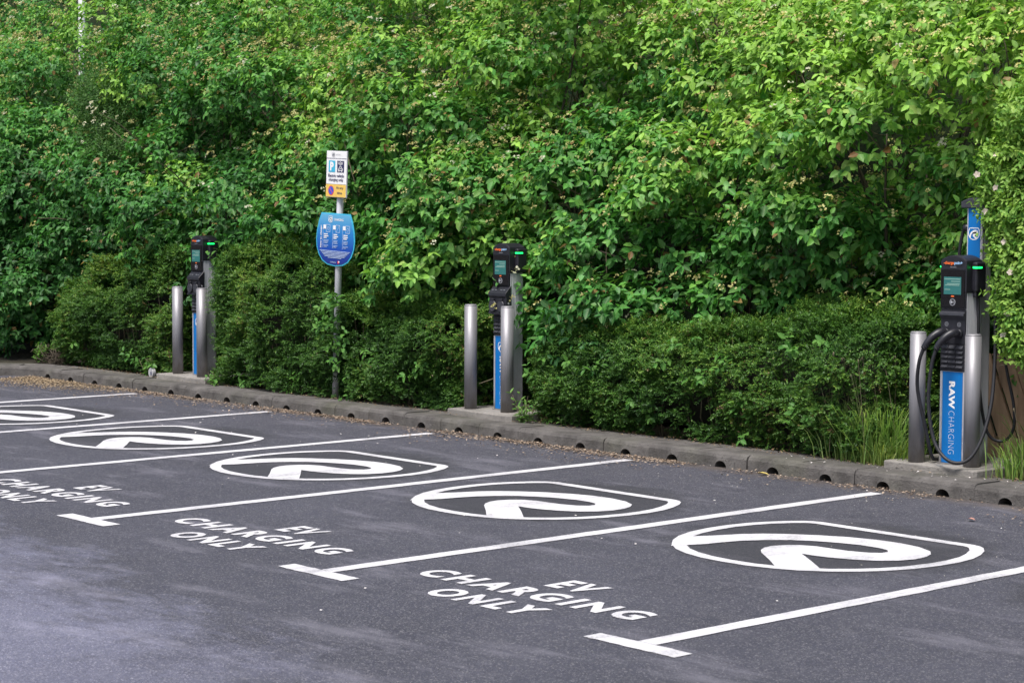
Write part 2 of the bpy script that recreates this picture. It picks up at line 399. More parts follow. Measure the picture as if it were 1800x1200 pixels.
# kerb: drainage blocks, 0.5 m each, one arched inlet in each ----------------
KZ, KD = 0.110, 0.30
def kerb_mesh(name, hole=True, L=0.493, seed=0):
    r = random.Random(seed); bm = bmesh.new(); h = L/2
    jz = r.uniform(-0.003, 0.003); jy = r.uniform(-0.004, 0.004)
    prof = [(0.010+jy, 0.078), (0.022+jy, 0.100), (0.045+jy, KZ+jz), (KD, KZ+jz-0.002)]      # (y, z) from top of face backwards
    def V(x, y, z): return bm.verts.new((x, y, z))
    if hole:
        w, hh, n = 0.056, 0.052, 12
        arch = [(-w*math.cos(math.pi*k/n), hh*math.sin(math.pi*k/n)**0.85) for k in range(n+1)]
        xs = [-h, -w] + [a[0] for a in arch[1:-1]] + [w, h]
        top = [V(x, prof[0][0], prof[0][1]) for x in xs]
        bl, br = V(-h, jy, -0.1), V(h, jy, -0.1)
        lo = [V(-w, jy, -0.1)]; hi = [V(a[0], jy, a[1]) for a in arch]; ro = [V(w, jy, -0.1)]
        bm.faces.new((bl, lo[0], hi[0], top[1], top[0])); bm.faces.new((ro[0], br, top[-1], top[-2], hi[-1]))
        for k in range(n): bm.faces.new((hi[k], hi[k+1], top[k+2], top[k+1]))
        bk = [V(a[0]*0.95, 0.24, a[1]*0.95) for a in arch]
        for k in range(n): bm.faces.new((hi[k+1], hi[k], bk[k], bk[k+1]))
        l2, r2 = V(-w*0.95, 0.24, -0.1), V(w*0.95, 0.24, -0.1)
        bm.faces.new((hi[0], lo[0], l2, bk[0])); bm.faces.new((ro[0], hi[-1], bk[-1], r2))
        bm.faces.new([l2] + [r2] + bk[::-1])
    else:
        xs = [-h, h]; top = [V(x, prof[0][0], prof[0][1]) for x in xs]
        bl, br = V(-h, jy, -0.1), V(h, jy, -0.1); bm.faces.new((bl, br, top[1], top[0]))
    last = top
    ends_l, ends_r = [top[0]], [top[-1]]
    for (y, z) in prof[1:]:
        cur = [V(x, y, z) for x in xs]
        for k in range(len(xs)-1): bm.faces.new((last[k], last[k+1], cur[k+1], cur[k]))
        ends_l.append(cur[0]); ends_r.append(cur[-1]); last = cur
    b0, b1 = V(-h, KD, -0.1), V(h, KD, -0.1)
    bm.faces.new((last[0], last[-1], b1, b0) if len(last) == 2 else tuple([b1, b0] + last))
    bm.faces.new([bl] + ends_l + [b0]); bm.faces.new([b1] + ends_r[::-1] + [br])
    bmesh.ops.recalc_face_normals(bm, faces=bm.faces[:])
    me = bpy.data.meshes.new(name); bm.to_mesh(me); bm.free(); me.materials.append(M['kerb']); return me
kerb = empty('kerb', (0, 0, 0), kind='structure')
KM = [kerb_mesh('kerb_block', True, [0.496, 0.497, 0.494, 0.496, 0.486][s], s) for s in range(5)]
for k in range(-4, 26):
    b = link('kerb_block', KM[random.choice([0, 0, 1, 1, 2, 3, 4])], None, kerb, (-0.5*k + random.uniform(-.003, .003), random.uniform(-.004, .004), random.uniform(-.003, .003)))
    b.rotation_euler = (0, 0, random.uniform(-.006, .006))
KP = [kerb_mesh('kerb_block', False, 0.36, 10+s) for s in range(2)]
R_C, CXC, CYC = 0.62, -12.78, -0.62                       # corner arc
for a in (105, 135, 165):
    t_ = math.radians(a); b = link('kerb_block', KP[0], None, kerb, (CXC + R_C*math.cos(t_), CYC + R_C*math.sin(t_), 0)); b.rotation_euler = (0, 0, t_-math.pi/2)
KS = kerb_mesh('kerb_block', False, 0.493, 21)
for k in range(8):
    b = link('kerb_block', KS, None, kerb, (CXC-R_C, CYC-0.25-0.5*k, 0)); b.rotation_euler = (0, 0, math.pi/2)
bk = MB(); bk.box(-12.72, 6, KD+0.004, 0.47, -0.1, KZ-0.006, 0.012)
tag(bk.build('concrete_edging', M['kerb_top']), kind='structure')
bk = MB(); bk.prism([(CXC + r*math.cos(math.radians(a)), CYC + r*math.sin(math.radians(a))) for r, rngA in ((R_C+KD+.004, range(90, 181, 10)), (R_C+0.47, range(180, 89, -10))) for a in rngA], -0.1, KZ-0.008)
tag(bk.build('concrete_edging', M['kerb_top']), kind='structure')

# ------------------------------------------------------------------ painted markings
def bay_line(i, y1, label, tee=True):
    x = BX0 - BAY*i; w = 0.052; m = MB()
    def wob(pts):
        return [(px + random.uniform(-.0035, .0035), py, 0.004) for px, py in pts]
    ys = np.linspace(-0.20, y1, 46)
    L = wob([(x-w, y) for y in ys]); R = wob([(x+w, y) for y in ys])
    for k in range(len(ys)-1): m.poly([L[k], L[k+1], R[k+1], R[k]])
    o = m.build('bay_line', M['paint']); tag(o, label, 'road marking', 'white lines between the charging bays')
    if tee:
        c = MB(); xs = np.linspace(x-0.285, x+0.285, 14)
        A = [(a, y1-0.004 + random.uniform(-.004, .004), 0.004) for a in xs]; B = [(a, y1-0.118 + random.uniform(-.004, .004), 0.004) for a in xs]
        for k in range(13): c.poly([A[k], B[k], B[k+1], A[k+1]])
        c.build('crossbar', M['paint'], o)
bay_line(0, -4.80, 'white T-ended bay line nearest the camera, running off the right edge')
bay_line(1, -4.80, 'white T-ended bay line left of the nearest R emblem, ending at the kerb')
bay_line(2, -4.80, 'white bay line whose T end lies at far left below centre')
bay_line(3, -4.80, 'white bay line ending at the kerb between middle charger and sign post')
bay_line(4, -4.80, 'white bay line ending at the kerb right of the left charger')
bay_line(5, -4.80, 'farthest white bay line, ending near the kerb corner at left')

SH = [(0, -1.480), (.30, -1.480), (.56, -1.480), (.615, -1.497), (.66, -1.530), (.725, -1.612), (.788, -1.735), (.835, -1.87), (.856, -2.03), (.851, -2.20), (.820, -2.38), (.760, -2.54), (.68, -2.67), (.58, -2.785), (.45, -2.885), (.32, -2.945), (.165, -2.985)]
SHIELD = SH + [(0, -2.995)] + [(-x, y) for x, y in SH[:0:-1]]
RPOLY = [[-.470,-2.575],[-.363,-2.365],[-.305,-2.214],[-.229,-2.101],[-.125,-2.001],[.022,-1.897],[.183,-1.815],[.345,-1.768],[.515,-1.758],[.673,-1.788],[.796,-1.855],[.858,-1.931],[.894,-2.02],[.902,-2.132],[.868,-2.245],[.793,-2.333],[.699,-2.393],[.592,-2.438],[.483,-2.464],[.381,-2.47],[.561,-2.606],[.775,-2.775],[.559,-2.895],[.393,-2.755],[.208,-2.611],[.150,-2.55],[.108,-2.473],[.098,-2.399],[.125,-2.315],[.183,-2.252],[.272,-2.213],[.387,-2.207],[.496,-2.196],[.598,-2.16],[.655,-2.11],[.658,-2.056],[.613,-2.005],[.53,-1.983],[.404,-1.987],[.277,-2.019],[.142,-2.077],[.026,-2.158],[-.066,-2.267],[-.136,-2.384],[-.173,-2.518],[-.192,-2.633],[-.275,-2.835]]
RPOLY = [(x-0.262, y) for x, y in RPOLY]
def inset(poly, d):
    n = len(poly); out = []
    for i in range(n):
        a, b, c = (Vector((*poly[(i+k) % n], 0)) for k in (-1, 0, 1))
        t = ((b-a).normalized() + (c-b).normalized()).normalized(); out.append((b.x + t.y*d, b.y - t.x*d))
    return out
def ring_mesh(name, f, d, z=0.0):
    m = MB(); I = inset(SHIELD, d); n = len(SHIELD)
    for k in range(n):
        a, b = SHIELD[k], SHIELD[(k+1) % n]; c, e = I[(k+1) % n], I[k]
        m.poly([f(*a, z), f(*b, z), f(*c, z), f(*e, z)])
    bmesh.ops.remove_doubles(m.bm, verts=m.bm.verts[:], dist=1e-6); bmesh.ops.recalc_face_normals(m.bm, faces=m.bm.faces[:])
    return m.mesh(name)
def r_mesh(name, f, z=0.0):
    m = MB(); m.poly([f(x, y, z) for x, y in RPOLY]); bmesh.ops.triangulate(m.bm, faces=m.bm.faces[:]); return m.mesh(name)
RINGM = ring_mesh('emblem_outline', lambda x, y, z: (x, y, z), 0.082, 0.004); RM = r_mesh('emblem_letter', lambda x, y, z: (x, y, z), 0.0047)
WORDS = {}
for wd, (x0, x1, y0, y1) in {'EV': (-.115, .17, -4.215, -3.995), 'CHARGING': (-.815, .80, -4.505, -4.295), 'ONLY': (-.37, .385, -4.815, -4.605)}.items():
    me = text_mesh(wd, 0.28, 0.0115, 1.30); mesh_fit(me, x0, x1, y0, y1); me.materials.append(M['paint']); WORDS[wd] = me
bays = ['in the nearest bay, right of the bottom centre', 'in the second bay, below the middle charger', 'in the third bay, left of the middle charger', 'in the fourth bay, below the left charger', 'in the farthest bay, at the left edge']
for i in range(5):
    cx = BX0 - BAY*(i+0.5)
    e = empty('shield_emblem', (cx - 0.027, 0, 0), 'white painted shield emblem with an R ' + bays[i], 'road marking', 'painted shield emblems')
    link('outline', RINGM, M['paint'], e); link('letter', RM, M['paint'], e)
    if i < 3:
        e = empty('bay_lettering', (cx - 0.02, 0, 0), 'white painted words EV CHARGING ONLY ' + ['in the nearest bay, bottom centre', 'in the second bay, left of bottom centre', 'in the third bay, cut off by the left edge'][i], 'road marking', 'painted bay lettering')
        for wd in WORDS:
            link('word', WORDS[wd], None, e, (0, 0, 0.004))

# ------------------------------------------------------------------ chargers
def xz(me, ox, oy, oz):
    """mesh drawn in xy becomes a print facing -Y"""
    return mesh_map(me, lambda a: np.stack([a[:, 0]+ox, np.full(len(a), oy), a[:, 1]+oz], -1))
def small_emblem(parent, cx, y, cz, h, m):
    s = h/1.515; f = lambda x, yy, z: (cx + x*s, y - z, cz + (yy+2.237)*s)
    o = link('emblem', ring_mesh('emblem', f, 0.10), m, parent)
    mm = r_mesh('emblem', f, 0.0006); b = bmesh.new(); b.from_mesh(o.data); b.from_mesh(mm); b.to_mesh(o.data); b.free(); bpy.data.meshes.remove(mm)
    return o
def disc(m, cx, y, cz, r, n=20, r0=0.0):
    if r0 <= 0: m.poly([(cx + r*math.cos(2*math.pi*k/n), y, cz + r*math.sin(2*math.pi*k/n)) for k in range(n)])
    else:
        for k in range(n):
            a, b = 2*math.pi*k/n, 2*math.pi*(k+1)/n
            m.poly([(cx+r0*math.cos(a), y, cz+r0*math.sin(a)), (cx+r0*math.cos(b), y, cz+r0*math.sin(b)), (cx+r*math.cos(b), y, cz+r*math.sin(b)), (cx+r*math.cos(a), y, cz+r*math.sin(a))])
    return m
def fluted(w, d, y0, n=7, g=0.004):
    """closed outline: flat front, ribbed sides"""
    h = w/2; P = [(-h+0.006, y0), (h-0.006, y0), (h, y0+0.006)]
    ys = np.linspace(y0+0.014, y0+d-0.02, n*2+1)
    P += [(h - (g if k % 2 else 0.0), y) for k, y in enumerate(ys)]
    P += [(h-0.004, y0+d-0.006), (h-0.02, y0+d)]
    L = [(-x, y) for x, y in P[2:]][::-1]
    return P + L
def arch_outline(hw, z0, z1, rise, n=10):
    P = [(-hw, z0), (hw, z0), (hw, z1-0.012)]
    P += [(hw*math.cos(math.pi*0.5*0)*(1-2*k/n)*0.97, z1 + rise*math.sin(math.pi*(k/n))**0.8) for k in range(n+1)]
    P += [(-hw, z1-0.012)]; return P

def make_charger(loc, label, tall):
    c = empty('charging_station', loc, label, 'charger', 'charging stations beside the bays')
    D = 0.155
    col = MB(); col.prism(fluted(0.208, D, 0.0), 0.0, 1.20, 'z'); col.build('column', M['alu'], c)
    bp = MB(); bp.box(-0.118, 0.118, -0.012, D+0.02, 0.0, 0.008, 0.002); bp.build('base_plate', M['alu_edge'], c)
    # blue front panel with vertical lettering
    p = MB(); p.box(-0.083, 0.083, -0.0045, -0.0003, 0.010, 0.64, 0.001); pn = p.build('front_panel', M['blue'], c)
    fr = MB(); fr.box(-0.103, -0.086, -0.006, -0.0003, 0.0085, 0.64, 0.001); fr.build('edge_trim', M['alu_edge'], c)
    fr = MB(); fr.box(0.086, 0.103, -0.006, -0.0003, 0.0085, 0.64, 0.001); fr.build('edge_trim', M['alu_edge'], c)
    def vert(body, z_top, z_bot, x0, x1, bold, sp=1.0):
        me = text_mesh(body, 0.07, bold, sp); mesh_fit(me, 0, z_top-z_bot, x0, x1)
        mesh_map(me, lambda a: np.stack([a[:, 1], np.full(len(a), -0.0056), z_top - a[:, 0]], -1))
        link('lettering', me, M['white'], pn)
    if tall:
        vert('RAW', 0.575, 0.385, -0.028, 0.022, 0.0032, 1.05); vert('CHARGING', 0.370, 0.074, -0.027, 0.021, -0.0020, 1.1)
    else:
        small_emblem(pn, 0.0, -0.0056, 0.545, 0.085, M['white'])
        vert('RAW', 0.465, 0.315, -0.026, 0.022, 0.0032, 1.05); vert('CHARGING', 0.300, 0.050, -0.025, 0.021, -0.0020, 1.1)
    # ventilation grille
    g = MB(); g.box(-0.103, 0.103, -0.010, 0.004, 0.645, 0.83, 0.003); gr_ = g.build('grille', M['black'], c)
    nz = 5
    for k in range(nz):
        z = 0.668 + k*0.033
        for x0, x1 in ((-0.088, -0.034), (-0.027, 0.027), (0.034, 0.088)):
            s = MB(); s.prism([(-0.026, z+0.004), (-0.012, z+0.022), (-0.0102, z+0.022), (-0.0102, z-0.002), (-0.022, z-0.002)], x0, x1, 'x'); s.build('slat', M['dark'], gr_)
    # head
    h = MB(); h.prism(arch_outline(0.108, 1.185, 1.405, 0.036), -0.016, D+0.012, 'y', 0.006, 2); hd = h.build('head', M['black'], c)
    f = MB(); f.box(-0.098, 0.098, -0.0235, -0.0165, 1.085, 1.345, 0.003, 2); f.build('glass_front', M['gloss'], c)
    f = MB(); f.box(-0.102, 0.102, -0.0155, 0.004, 1.075, 1.184, 0.003); f.build('reader_housing', M['black'], c)
    s = MB(); s.box(-0.072, 0.072, -0.0262, -0.0238, 1.172, 1.292, 0.0008); sc = s.build('screen', M['screen'], c)
    for z, x0, x1 in ((1.278, -0.066, 0.066), (1.262, -0.010, 0.064), (1.246, -0.045, 0.062), (1.236, -0.062, 0.058), (1.206, -0.064, -0.018)):
        t_ = MB(); t_.box(x0, x1, -0.0272, -0.0264, z-0.0022, z+0.0022); t_.build('text_line', M['screen_text'], sc)
    t_ = MB(); t_.box(-0.010, 0.014, -0.0252, -0.0238, 1.156, 1.165); t_.build('status_icon', M['orange'], c)
    # brand on the head
    for body, x0, x1, m in (('-charge', -0.078, 0.008, M['orange']), ('poin+', 0.011, 0.078, M['paleblue'])):
        me = text_mesh(body, 0.05, 0.0014, 0.95); mesh_fit(me, x0, x1, 1.372, 1.399); link('lettering', xz(me, 0, -0.0225, 0), m, hd)
    t_ = MB(); t_.box(-0.022, 0.028, -0.0235, -0.0222, 1.357, 1.3595); t_.build('small_print', M['grey_print'], hd)
    # contactless symbol
    r_ = MB(); disc(r_, 0.002, -0.0245, 1.120, 0.024, 24, 0.020); disc(r_, -0.006, -0.0245, 1.120, 0.010, 14)
    for rr in (0.006, 0.012):
        for k in range(5):
            a, b = math.radians(-50+20*k), math.radians(-50+20*(k+1)); q = 0.0025
            r_.poly([(0.004+(rr)*math.cos(a), -0.0246, 1.12+rr*1.3*math.sin(a)), (0.004+rr*math.cos(b), -0.0246, 1.12+rr*1.3*math.sin(b)), (0.004+(rr+q)*math.cos(b), -0.0246, 1.12+(rr+q)*1.3*math.sin(b)), (0.004+(rr+q)*math.cos(a), -0.0246, 1.12+(rr+q)*1.3*math.sin(a))])
    r_.build('contactless_symbol', M['grey_print'], c)
    # cheeks with green indicator lights
    for sx in (-1, 1):
        b = MB(); a0, a1 = sorted((sx*0.106, sx*0.152)); b.box(a0, a1, 0.042, D-0.005, 1.19, 1.395, 0.014, 3); ck = b.build('side_cheek', M['black'], c)
        b = MB(); a0, a1 = sorted((sx*0.118, sx*0.1545)); b.box(a0, a1, 0.0385, 0.10, 1.352, 1.364, 0.002); b.build('indicator_light', M['led'], ck)
    if tall:
        s = MB(); s.box(-0.103, 0.103, -0.012, 0.004, 0.832, 1.072, 0.004); s.build('connector_plate', M['black'], c)
        s = MB(); s.prism([(-0.012, 1.055), (-0.034, 1.045), (-0.036, 1.030), (-0.012, 1.000)], -0.101, 0.101, 'x', 0.003); s.build('shelf', M['dark'], c)
        for x in (-0.052, 0.052):
            r_ = MB(); disc(r_, x, -0.0130, 0.968, 0.015, 20, 0.0125); disc(r_, x, -0.0130, 0.968, 0.006, 12, 0.004); r_.build('socket_mark', M['grey_print'], c)
            s = MB(); s.tube([(x, -0.010, 0.905), (x, -0.032, 0.905)], [0.034, 0.031], 20); hol = s.build('holster', M['black'], c)
    else:
        # socket housing with sloping hood and two round flaps
        s = MB(); s.prism([(0.004, 1.074), (-0.004, 1.074), (-0.066, 1.012), (-0.068, 0.990), (-0.056, 0.972), (-0.056, 0.850), (-0.064, 0.842), (-0.064, 0.832), (0.004, 0.832)], -0.112, 0.112, 'x', 0.004)
        so = s.build('socket_housing', M['black'], c)
        for x in (-0.054, 0.054):
            f = MB(); P = [(x + 0.045*math.cos(2*math.pi*k/20), 0.902 + 0.050*math.sin(2*math.pi*k/20)) for k in range(20)]
            f.prism(P, -0.073, -0.058, 'y', 0.004); fl = f.build('socket_flap', M['dark'], so)
            f = MB(); f.box(x-0.022, x+0.022, -0.076, -0.058, 0.948, 0.966, 0.003); f.build('hinge', M['black'], so)
            f = MB(); f.box(x-0.03, x-0.01, -0.0445, -0.030, 1.038, 1.042); f.box(x+0.008, x+0.028, -0.0445, -0.030, 1.038, 1.042); f.build('hood_mark', M['grey_print'], so)
        k_ = MB(); k_.tube([(0.1125, -0.028, 0.925), (0.1155, -0.028, 0.925)], 0.009, 14); k_.build('lock', M['alu_edge'], so)
    return c

ZP = 0.160
def make_pad(x0, x1, y0, y1, label, seed):
    r = random.Random(seed); m = MB()
    P = [(x0, y0), (x1-0.02, y0-0.02), (x1, y0), (x1-0.01, y1), (x0+0.02, y1)]
    m.prism([(x + r.uniform(-.012, .012), y + r.uniform(-.008, .008)) for x, y in P], 0.07, ZP, 'z', 0.010, 2)
    tag(m.build('concrete_pad', M['pad']), label, 'concrete pad', 'pads under the chargers')
def make_bollard(x, y, label, h=0.91, tilt=0.0):
    e = empty('bollard', (x, y, ZP), label, 'bollard', 'steel bollards guarding the chargers'); e.rotation_euler = (0, tilt, 0)
    b = MB(); r = 0.0555
    b.lathe([(r, 0.0), (r, h-0.014)], n=48); b.build('post', M['steel'], e)
    b = MB(); b.lathe([(r-0.001, h-0.0135), (r-0.0015, h-0.008), (r-0.008, h-0.002), (r-0.03, h), (0.004, h+0.001)], n=48); b.build('cap', M['steel'], e)

make_pad(-1.20, -0.42, 0.275, 1.02, 'pale concrete pad under the tall charger on the right', 1)
make_pad(-5.98, -5.13, 0.265, 1.02, 'pale concrete pad under the middle charger', 2)
make_pad(-10.72, -9.80, 0.285, 1.02, 'pale concrete pad under the left charger', 3)
make_bollard(-0.992, 0.360, 'left steel bollard of the pair before the right charger')
make_bollard(-0.575, 0.420, 'right steel bollard of the pair before the right charger')
make_bollard(-5.806, 0.395, 'left steel bollard of the pair before the middle charger')
make_bollard(-5.366, 0.428, 'right steel bollard of the pair before the middle charger')
make_bollard(-10.555, 0.440, 'left steel bollard of the pair before the left charger')
make_bollard(-10.045, 0.405, 'right steel bollard of the pair before the left charger')
cR = make_charger((-0.742, 0.425, ZP), 'tall blue charger with raised cable post and black cables, at right', True)
cM = make_charger((-5.535, 0.520, ZP), 'blue and black charger with two capped sockets, at centre', False)
cL = make_charger((-10.225, 0.480, ZP), 'blue and black charger far left between two hedges', False)

# cable post of the right charger
PY = 0.215
p = MB(); p.prism(fluted(0.130, 0.12, PY, 5), 0.0, 1.775, 'z'); post = p.build('cable_post', M['alu'], cR)
p = MB(); p.box(-0.050, 0.050, PY-0.0045, PY-0.0003, 1.20, 1.765, 0.001); p.build('blue_panel', M['blue'], post)
small_emblem(post, 0.0, PY-0.0056, 1.585, 0.085, M['white'])
p = MB(); P = [(-0.100, 1.762), (0.100, 1.762), (0.100, 1.806)] + [(0.100*(1-2*k/10)*0.98, 1.808 + 0.026*math.sin(math.pi*k/10)) for k in range(11)] + [(-0.100, 1.806)]
p.prism(P, PY-0.025, PY+0.13, 'y', 0.007, 2); p.build('post_cap', M['dark'], post)
for sx in (-1, 1):
    s = MB(); s.tube([(sx*0.066, PY+0.03, 1.625), (sx*0.105, PY+0.03, 1.625)], [0.028, 0.026], 16); s.build('cable_socket', M['black'], post)
def connector(x, pts):
    s = MB(); q = bez([(x, -0.030, 0.905), (x-0.005, -0.075, 0.912), (x-0.03, -0.118, 0.888), (x-0.06, -0.150, 0.840), (x-0.078, -0.165, 0.800)], 6)
    n = len(q); rad = [0.026 + 0.004*math.sin(min(1, k/(n*0.45))*math.pi) - 0.008*max(0, k/n-0.55)/0.45 for k in range(n)]
    s.tube(q, rad, 16); cn = s.build('connector', M['black'], cR)
    for z in (0.80, 0.812, 0.824):
        r_ = MB(); r_.tube([(x-0.078+(z-.8)*0.6, -0.165+(z-.8)*0.5, z), (x-0.078+(z-.79)*0.6, -0.165+(z-.79)*0.5, z+0.006)], 0.0215, 14); r_.build('grip_ring', M['rubber'], cn)
    c_ = MB(); c_.tube(bez([(x-0.076, -0.163, 0.805)] + pts, 10), 0.0125, 10); c_.build('cable', M['rubber'], cR)
connector(-0.052, [(-0.160, -0.172, 0.70), (-0.185, -0.15, 0.52), (-0.150, -0.11, 0.28), (-0.130, -0.06, 0.07), (-0.150, 0.02, 0.022), (-0.155, 0.10, 0.06), (-0.135, 0.16, 0.35), (-0.150, 0.20, 0.7), (-0.155, 0.24, 1.1), (-0.150, 0.25, 1.42), (-0.130, 0.25, 1.56), (-0.105, PY+0.03, 1.625)])
connector(0.052, [(-0.050, -0.178, 0.68), (-0.062, -0.19, 0.45), (-0.015, -0.20, 0.22), (0.060, -0.205, 0.10), (0.165, -0.20, 0.045), (0.255, -0.15, 0.075), (0.30, -0.07, 0.22), (0.305, 0.02, 0.45), (0.270, 0.10, 0.75), (0.225, 0.16, 1.05), (0.185, 0.22, 1.40), (0.150, 0.245, 1.58), (0.105, PY+0.03, 1.625)])
s = MB(); s.tube(bez([(0.122, 0.10, 1.18), (0.128, 0.10, 1.0), (0.125, 0.12, 0.6), (0.155, 0.18, 0.24), (0.24, 0.24, 0.165), (0.33, 0.24, 0.25), (0.345, 0.22, 0.42), (0.29, 0.21, 0.66), (0.235, 0.22, 0.9), (0.215, 0.25, 1.25), (0.20, 0.27, 1.5), (0.13, 0.26, 1.60)], 10), 0.0105, 10)
s.build('cable', M['rubber'], cR)
s = MB(); s.box(0.112, 0.142, 0.05, 0.145, 1.155, 1.192, 0.008, 2); s.build('cable_guide', M['black'], cR)

# ------------------------------------------------------------------ sign post
SP = (-7.77, 0.40, 0.095)
sp = empty('parking_sign', SP, 'tall grey post with white and yellow parking plate above blue shield sign', 'sign')
sp.rotation_euler = (0, math.radians(2.4), 0)
p = MB(); p.lathe([(0.032, 0.0), (0.032, 2.30), (0.026, 2.305)], n=24); p.build('post', M['galv'], sp)
Z0 = 1.90                                     # lower edge of the plate
p = MB(); p.box(-0.155, 0.155, -0.052, -0.046, Z0, Z0+0.425, 0.002); pl = p.build('plate', M['white'], sp)
p = MB(); p.box(-0.16, 0.16, -0.0455, -0.0395, Z0-0.005, Z0+0.43, 0.001); p.build('plate_edge', M['grey_print'], sp)
def pr(name, m, x0, x1, z0, z1, par, y=-0.0535, d=0.001):
    b = MB(); b.box(x0, x1, y-d, y, z0, z1); return b.build(name, m, par)
pr('yellow_band', M['yellow'], -0.153, 0.153, Z0+0.002, Z0+0.118, pl)
pr('rule', M['navy'], -0.153, 0.153, Z0+0.118, Z0+0.121, pl); pr('rule', M['navy'], -0.153, 0.153, Z0+0.358, Z0+0.361, pl)
pr('parking_tile', M['cyan'], -0.118, -0.018, Z0+0.232, Z0+0.338, pl); pr('vehicle_tile', M['navy'], 0.014, 0.118, Z0+0.232, Z0+0.338, pl)
def txt(body, x0, x1, z0, z1, m, par, y=-0.0555, bold=0.002, size=0.05):
    me = text_mesh(body, size, bold); mesh_fit(me, x0, x1, z0, z1); return link('lettering', xz(me, 0, y, 0), m, par)
txt('P', -0.095, -0.040, Z0+0.245, Z0+0.326, M['white'], pl, bold=0.003)
txt('Electric vehicle', -0.122, 0.122, Z0+0.186, Z0+0.214, M['navy'], pl, bold=0.001)
txt('charging only', -0.112, 0.112, Z0+0.142, Z0+0.176, M['navy'], pl, bold=0.001)
txt('At any', 0.005, 0.118, Z0+0.070, Z0+0.100, M['navy'], pl, bold=0.001); txt('time', 0.022, 0.098, Z0+0.028, Z0+0.052, M['navy'], pl, bold=0.001)
small_emblem(pl, -0.048, -0.0555, Z0+0.393, 0.042, M['grey_print']); txt('CHARGING', -0.012, 0.070, Z0+0.388, Z0+0.400, M['grey_print'], pl, bold=0.0)
d_ = MB(); disc(d_, -0.072, -0.0556, Z0+0.060, 0.045, 28, 0.037); 
d_.poly([(-0.100, -0.0557, Z0+0.084), (-0.094, -0.0557, Z0+0.090), (-0.044, -0.0557, Z0+0.036), (-0.050, -0.0557, Z0+0.030)]); d_.build('roundel_ring', M['red'], pl)
d_ = MB(); disc(d_, -0.072, -0.0555, Z0+0.060, 0.0375, 28); d_.build('roundel', M['nblue'], pl)
car = MB()                                     # vehicle pictogram with plug
for a, b, c_, d2 in ((0.030, 0.102, 0.246, 0.252), (0.030, 0.036, 0.246, 0.270), (0.096, 0.102, 0.246, 0.270), (0.030, 0.102, 0.266, 0.271), (0.046, 0.086, 0.284, 0.288), (0.046, 0.050, 0.270, 0.288), (0.082, 0.086, 0.270, 0.288), (0.064, 0.068, 0.288, 0.304), (0.040, 0.096, 0.304, 0.308)):
    car.box(a, b, -0.0562, -0.0546, Z0+c_, Z0+d2)
for cx_, cz_, r1, r0 in ((0.044, 0.247, 0.010, 0.005), (0.088, 0.247, 0.010, 0.005), (0.040, 0.318, 0.010, 0.006), (0.092, 0.318, 0.010, 0.006), (0.066, 0.318, 0.013, 0.008)):
    disc(car, cx_, -0.0566, Z0+cz_, r1, 16, r0)
car.build('vehicle_pictogram', M['white'], pl)
# blue shield board
def shield_board(s):
    T = [(-0.225, 0.245), (0.225, 0.245)]
    Rr = [(0.262, 0.17), (0.292, 0.07), (0.300, -0.01), (0.290, -0.08), (0.255, -0.15), (0.20, -0.205), (0.12, -0.238), (0.0, -0.25)]
    P = T + Rr + [(-x, z) for x, z in Rr[-2::-1]]
    return [(x*s, z*s) for x, z in P]
ZB = 1.505
def grad_mat():
    m, t, b = mat('blue_print_fade'); tc = N(t, 'ShaderNodeTexCoord'); sx = N(t, 'ShaderNodeSeparateXYZ'); t.links.new(tc.outputs['Object'], sx.inputs[0])
    f = mth(t, 'MULTIPLY', mth(t, 'SUBTRACT', sx.outputs[2], 1.26), 2.0)
    c = ramp(t, f, [(0.0, (0.012, 0.02, 0.17)), (0.30, (0.008, 0.06, 0.36)), (0.65, (0.02, 0.20, 0.52)), (1.0, (0.14, 0.42, 0.62))])
    t.links.new(c, b.inputs['Base Color']); b.inputs['Roughness'].default_value = 0.35; return m
M['fade'] = grad_mat()
p = MB(); p.prism([(x, ZB+z) for x, z in shield_board(1.0)], -0.046, -0.0395, 'y', 0.001); sb = p.build('shield_board', M['cyan'], sp)
p = MB(); p.prism([(x, ZB+z) for x, z in shield_board(0.95)], -0.0485, -0.0462, 'y'); p.build('printed_face', M['fade'], sb)
YB = -0.0500
small_emblem(sb, -0.075, YB, ZB+0.187, 0.062, M['white']); txt('CHARGING', -0.022, 0.125, ZB+0.176, ZB+0.198, M['white'], sb, YB, 0.001)
me = text_mesh('How to charge:', 0.05, 0.002); mesh_fit(me, 0, 0.21, 0, 0.026)
mesh_map(me, lambda a: np.stack([-0.205 - a[:, 1], np.full(len(a), YB), ZB-0.085 + a[:, 0]], -1)); link('lettering', me, M['white'], sb)
